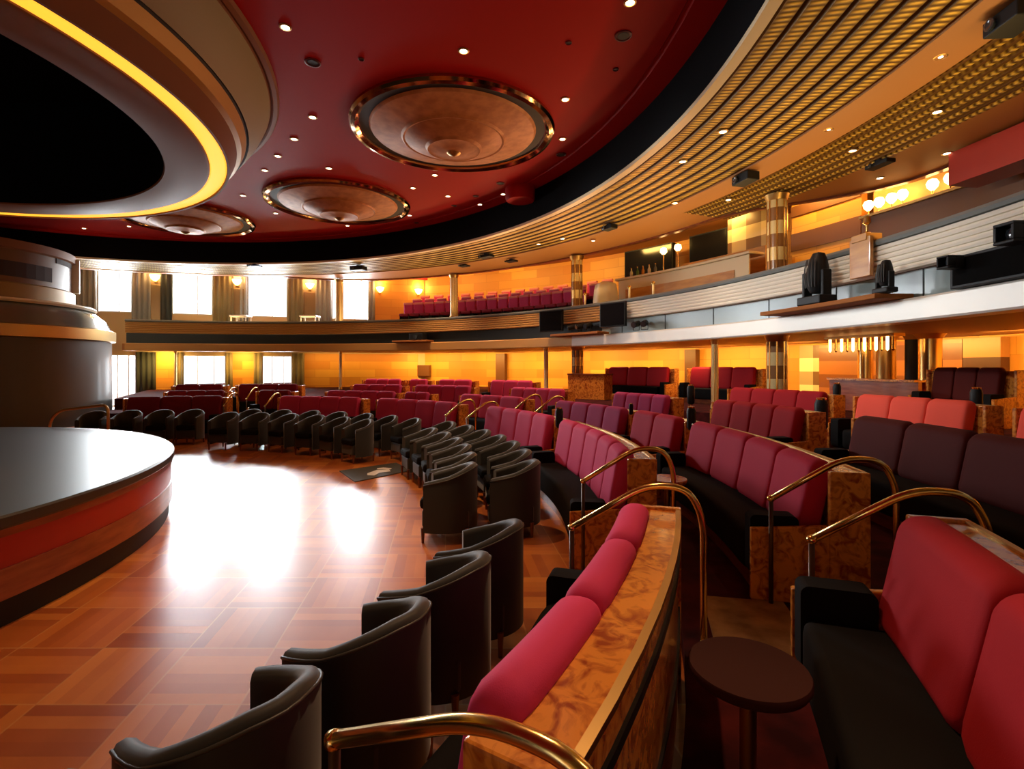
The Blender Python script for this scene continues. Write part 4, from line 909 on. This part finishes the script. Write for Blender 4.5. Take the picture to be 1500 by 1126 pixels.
# curved amber feature wall behind the thick column and back shelf with lights
a0, a1 = upper(1262, 20.8), upper(1160, 20.8)
fw = thing('feature_wall', 'curved amber wall with brown bands right of the thick balcony column', 'wall panel', polar(C, 20.8, (a0 + a1) / 2, 3.96))
link('curved_panel', arc(C, 20.8, 21.0, 3.96, 6.88, a0, a1, 10), wall_amber, fw, smooth=30)
link('brown_bands', arc(C, 20.76, 20.8, 5.2, 5.7, a0, a1, 10), wall_brown, fw)
link('brown_band', arc(C, 20.76, 20.8, 6.2, 6.5, a0, a1, 10), wall_brown, fw)
a0, a1 = upper(1500, 20.5), upper(1262, 20.5)
link_o = thing('back_bar_cabinet', 'gilt back-bar cabinet with glowing lamps at the right of the balcony', 'cabinet', polar(C, 20.5, (a0 + a1) / 2, 3.96))
link('shelf_body', arc(C, 20.5, 21.0, 3.96, 5.5, a0, a1, 14), wall_brown, link_o); link('gilt_back', arc(C, 20.9, 21.0, 5.5, 6.7, a0, a1, 14), gold_paint, link_o); link('shelf_top', arc(C, 20.4, 21.0, 5.5, 5.56, a0, a1, 14), brass_dull, link_o)
for k, px in enumerate((1272, 1288, 1306, 1322, 1366, 1392)):
    q = on_circle(C, 20.6, px, 5.575); o = thing('globe_lamp', 'glowing globe lamp on the gilt back bar, %s from the left' % ORD(k), 'lamp', q, 0, 'globe lamps on the back bar')
    bm = bmesh.new(); lathe(bm, q, [(.07, 0), (.02, .05), (.02, .12)], 12); link('foot', bm, brass, o)
    bm = bmesh.new(); lathe(bm, q, [(.03, .12), (.10, .2), (.12, .28), (.08, .36), (0, .39)], 14); link('globe', bm, shade_m, o, smooth=True)
for a in (a0 + (a1 - a0) * .6, a0 + (a1 - a0) * .85):
    l = bpy.data.lights.new('back_bar_glow', 'POINT'); l.energy = 40; l.color = (1, .55, .2); l.shadow_soft_size = .2; lo_ = bpy.data.objects.new('back_bar_glow', l); COL.objects.link(lo_); lo_.location = polar(C, 20.2, a, 6.1)
# red soffit box at the right
a0, a1 = -14, upper(1422, 20.0)
tag(link('hanging_soffit', arc(C, 19.5, 20.15, 5.3, 5.92, a0, a1, 10), mat('red_gloss_panel', (.5, .04, .02), .3, coat=.5), smooth=30), 'glossy red box soffit under the ceiling at the right edge of the balcony', 'soffit')

low_band = banded('banded_brown_veneer', (.34, .12, .03), (.19, .06, .015), .8, .3)
low_band2 = banded('banded_dark_amber_veneer', (.52, .24, .06), (.09, .03, .012), .9, .35, 0, .25)
# ------------------------------------------------------------------ lower back wall furniture
def low(px, R): return az(C, on_circle(C, R, px))
k = 0
for a, b, z0, z1, m, lab in ((590, 530, 1.35, 1.75, wood_red, 'small red framed panel on the far amber wall'), (625, 605, 1.3, 1.9, wall_brown, 'brown panel on the far amber wall right of the red framed one'), (735, 722, .8, 2.5, wall_brown, 'narrow brown upright panel on the amber wall in the far middle'), (1012, 996, .8, 2.5, wall_brown, 'narrow brown upright panel between the two red booths'),
    (1190, 1162, .8, 2.5, check, 'cream and brown checked panel right of the thick lower column'), (1395, 1190, .8, 2.5, low_band, 'polished brown banded panel wall behind the brass columns'), (1450, 1396, .8, 2.5, low_band2, 'dark brown and amber banded panel near the right edge of the lower wall')):
    a0, a1 = low(a, 21.9), low(b, 21.9); o = tag(link('wall_panel', arc(C, 22.2, 22.46, z0, z1, a0, a1, 4), m), lab, 'wall panel')
for px, w, m, lab in ((1268, .17, brass, 'thick brass column of the lower bar, leftmost'), (1298, .20, brass_dull, 'dull brass column of the lower bar, second from left'), (1338, .16, plastic, 'black column of the lower bar'), (1362, .22, brass, 'bright brass column right of the black column')):
    q = on_circle(C, 20.6, px, .75); o = thing('bar_column', lab, 'column', q, 0, 'columns of the lower bar')
    bm = bmesh.new(); lathe(bm, q, [(w, .1), (w, 1.7)], 20); link('shaft', bm, m, o, smooth=40)
    bm = bmesh.new(); lathe(bm, q, [(w * 1.3, 0), (w * 1.3, .06), (w, .1)], 20); link('base', bm, brass_dull, o, smooth=40)
    bm = bmesh.new(); lathe(bm, q, [(w, 1.7), (w * 1.35, 1.81)], 20); link('capital', bm, brass_dull, o, smooth=40)
lb = thing('lower_bar', 'polished wooden bar counter at the right behind the coral sofa', 'bar', polar(C, 20.0, low(1290, 20), .75))
a0, a1 = low(1345, 20), low(1215, 20)
link('bar_front', arc(C, 20.0, 20.1, .76, 1.50, a0, a1, 6), wood_mid, lb, smooth=30); link('bar_top', arc(C, 19.9, 20.35, 1.5, 1.55, a0, a1, 6), burl, lb, smooth=30)
hl = thing('crystal_chandelier', 'row of hanging gold crystal rods below the balcony ceiling at the right', 'chandelier', polar(C, 19.6, low(1262, 19.6), 2.55))
link('mounting_plate', arc(C, 19.5, 19.8, 2.5, 2.56, low(1315, 19.6), low(1212, 19.6), 4), brass_dull, hl)
for k in range(12):
    q = on_circle(C, 19.6 + .08 * (k % 2), 1216 + k * 8.4, 2.18); bm = bmesh.new(); lathe(bm, q, [(0, 0), (.03, .04), (.03, .32)], 8); link('crystal_rod', bm, brass if k % 2 else shade_m, hl)
cb = thing('wooden_cabinet', 'wooden serving cabinet under the balcony left of the red booth', 'cabinet', polar(S, 14.9, azf(14.9, 862), .75))
a0, a1 = azf(14.9, 885), azf(14.9, 832)
link('body', arc(S, 14.9, 15.4, .76, 1.55, a0, a1, 4), burl, cb); link('top', arc(S, 14.85, 15.45, 1.55, 1.6, a0, a1, 4), wood_dark, cb)
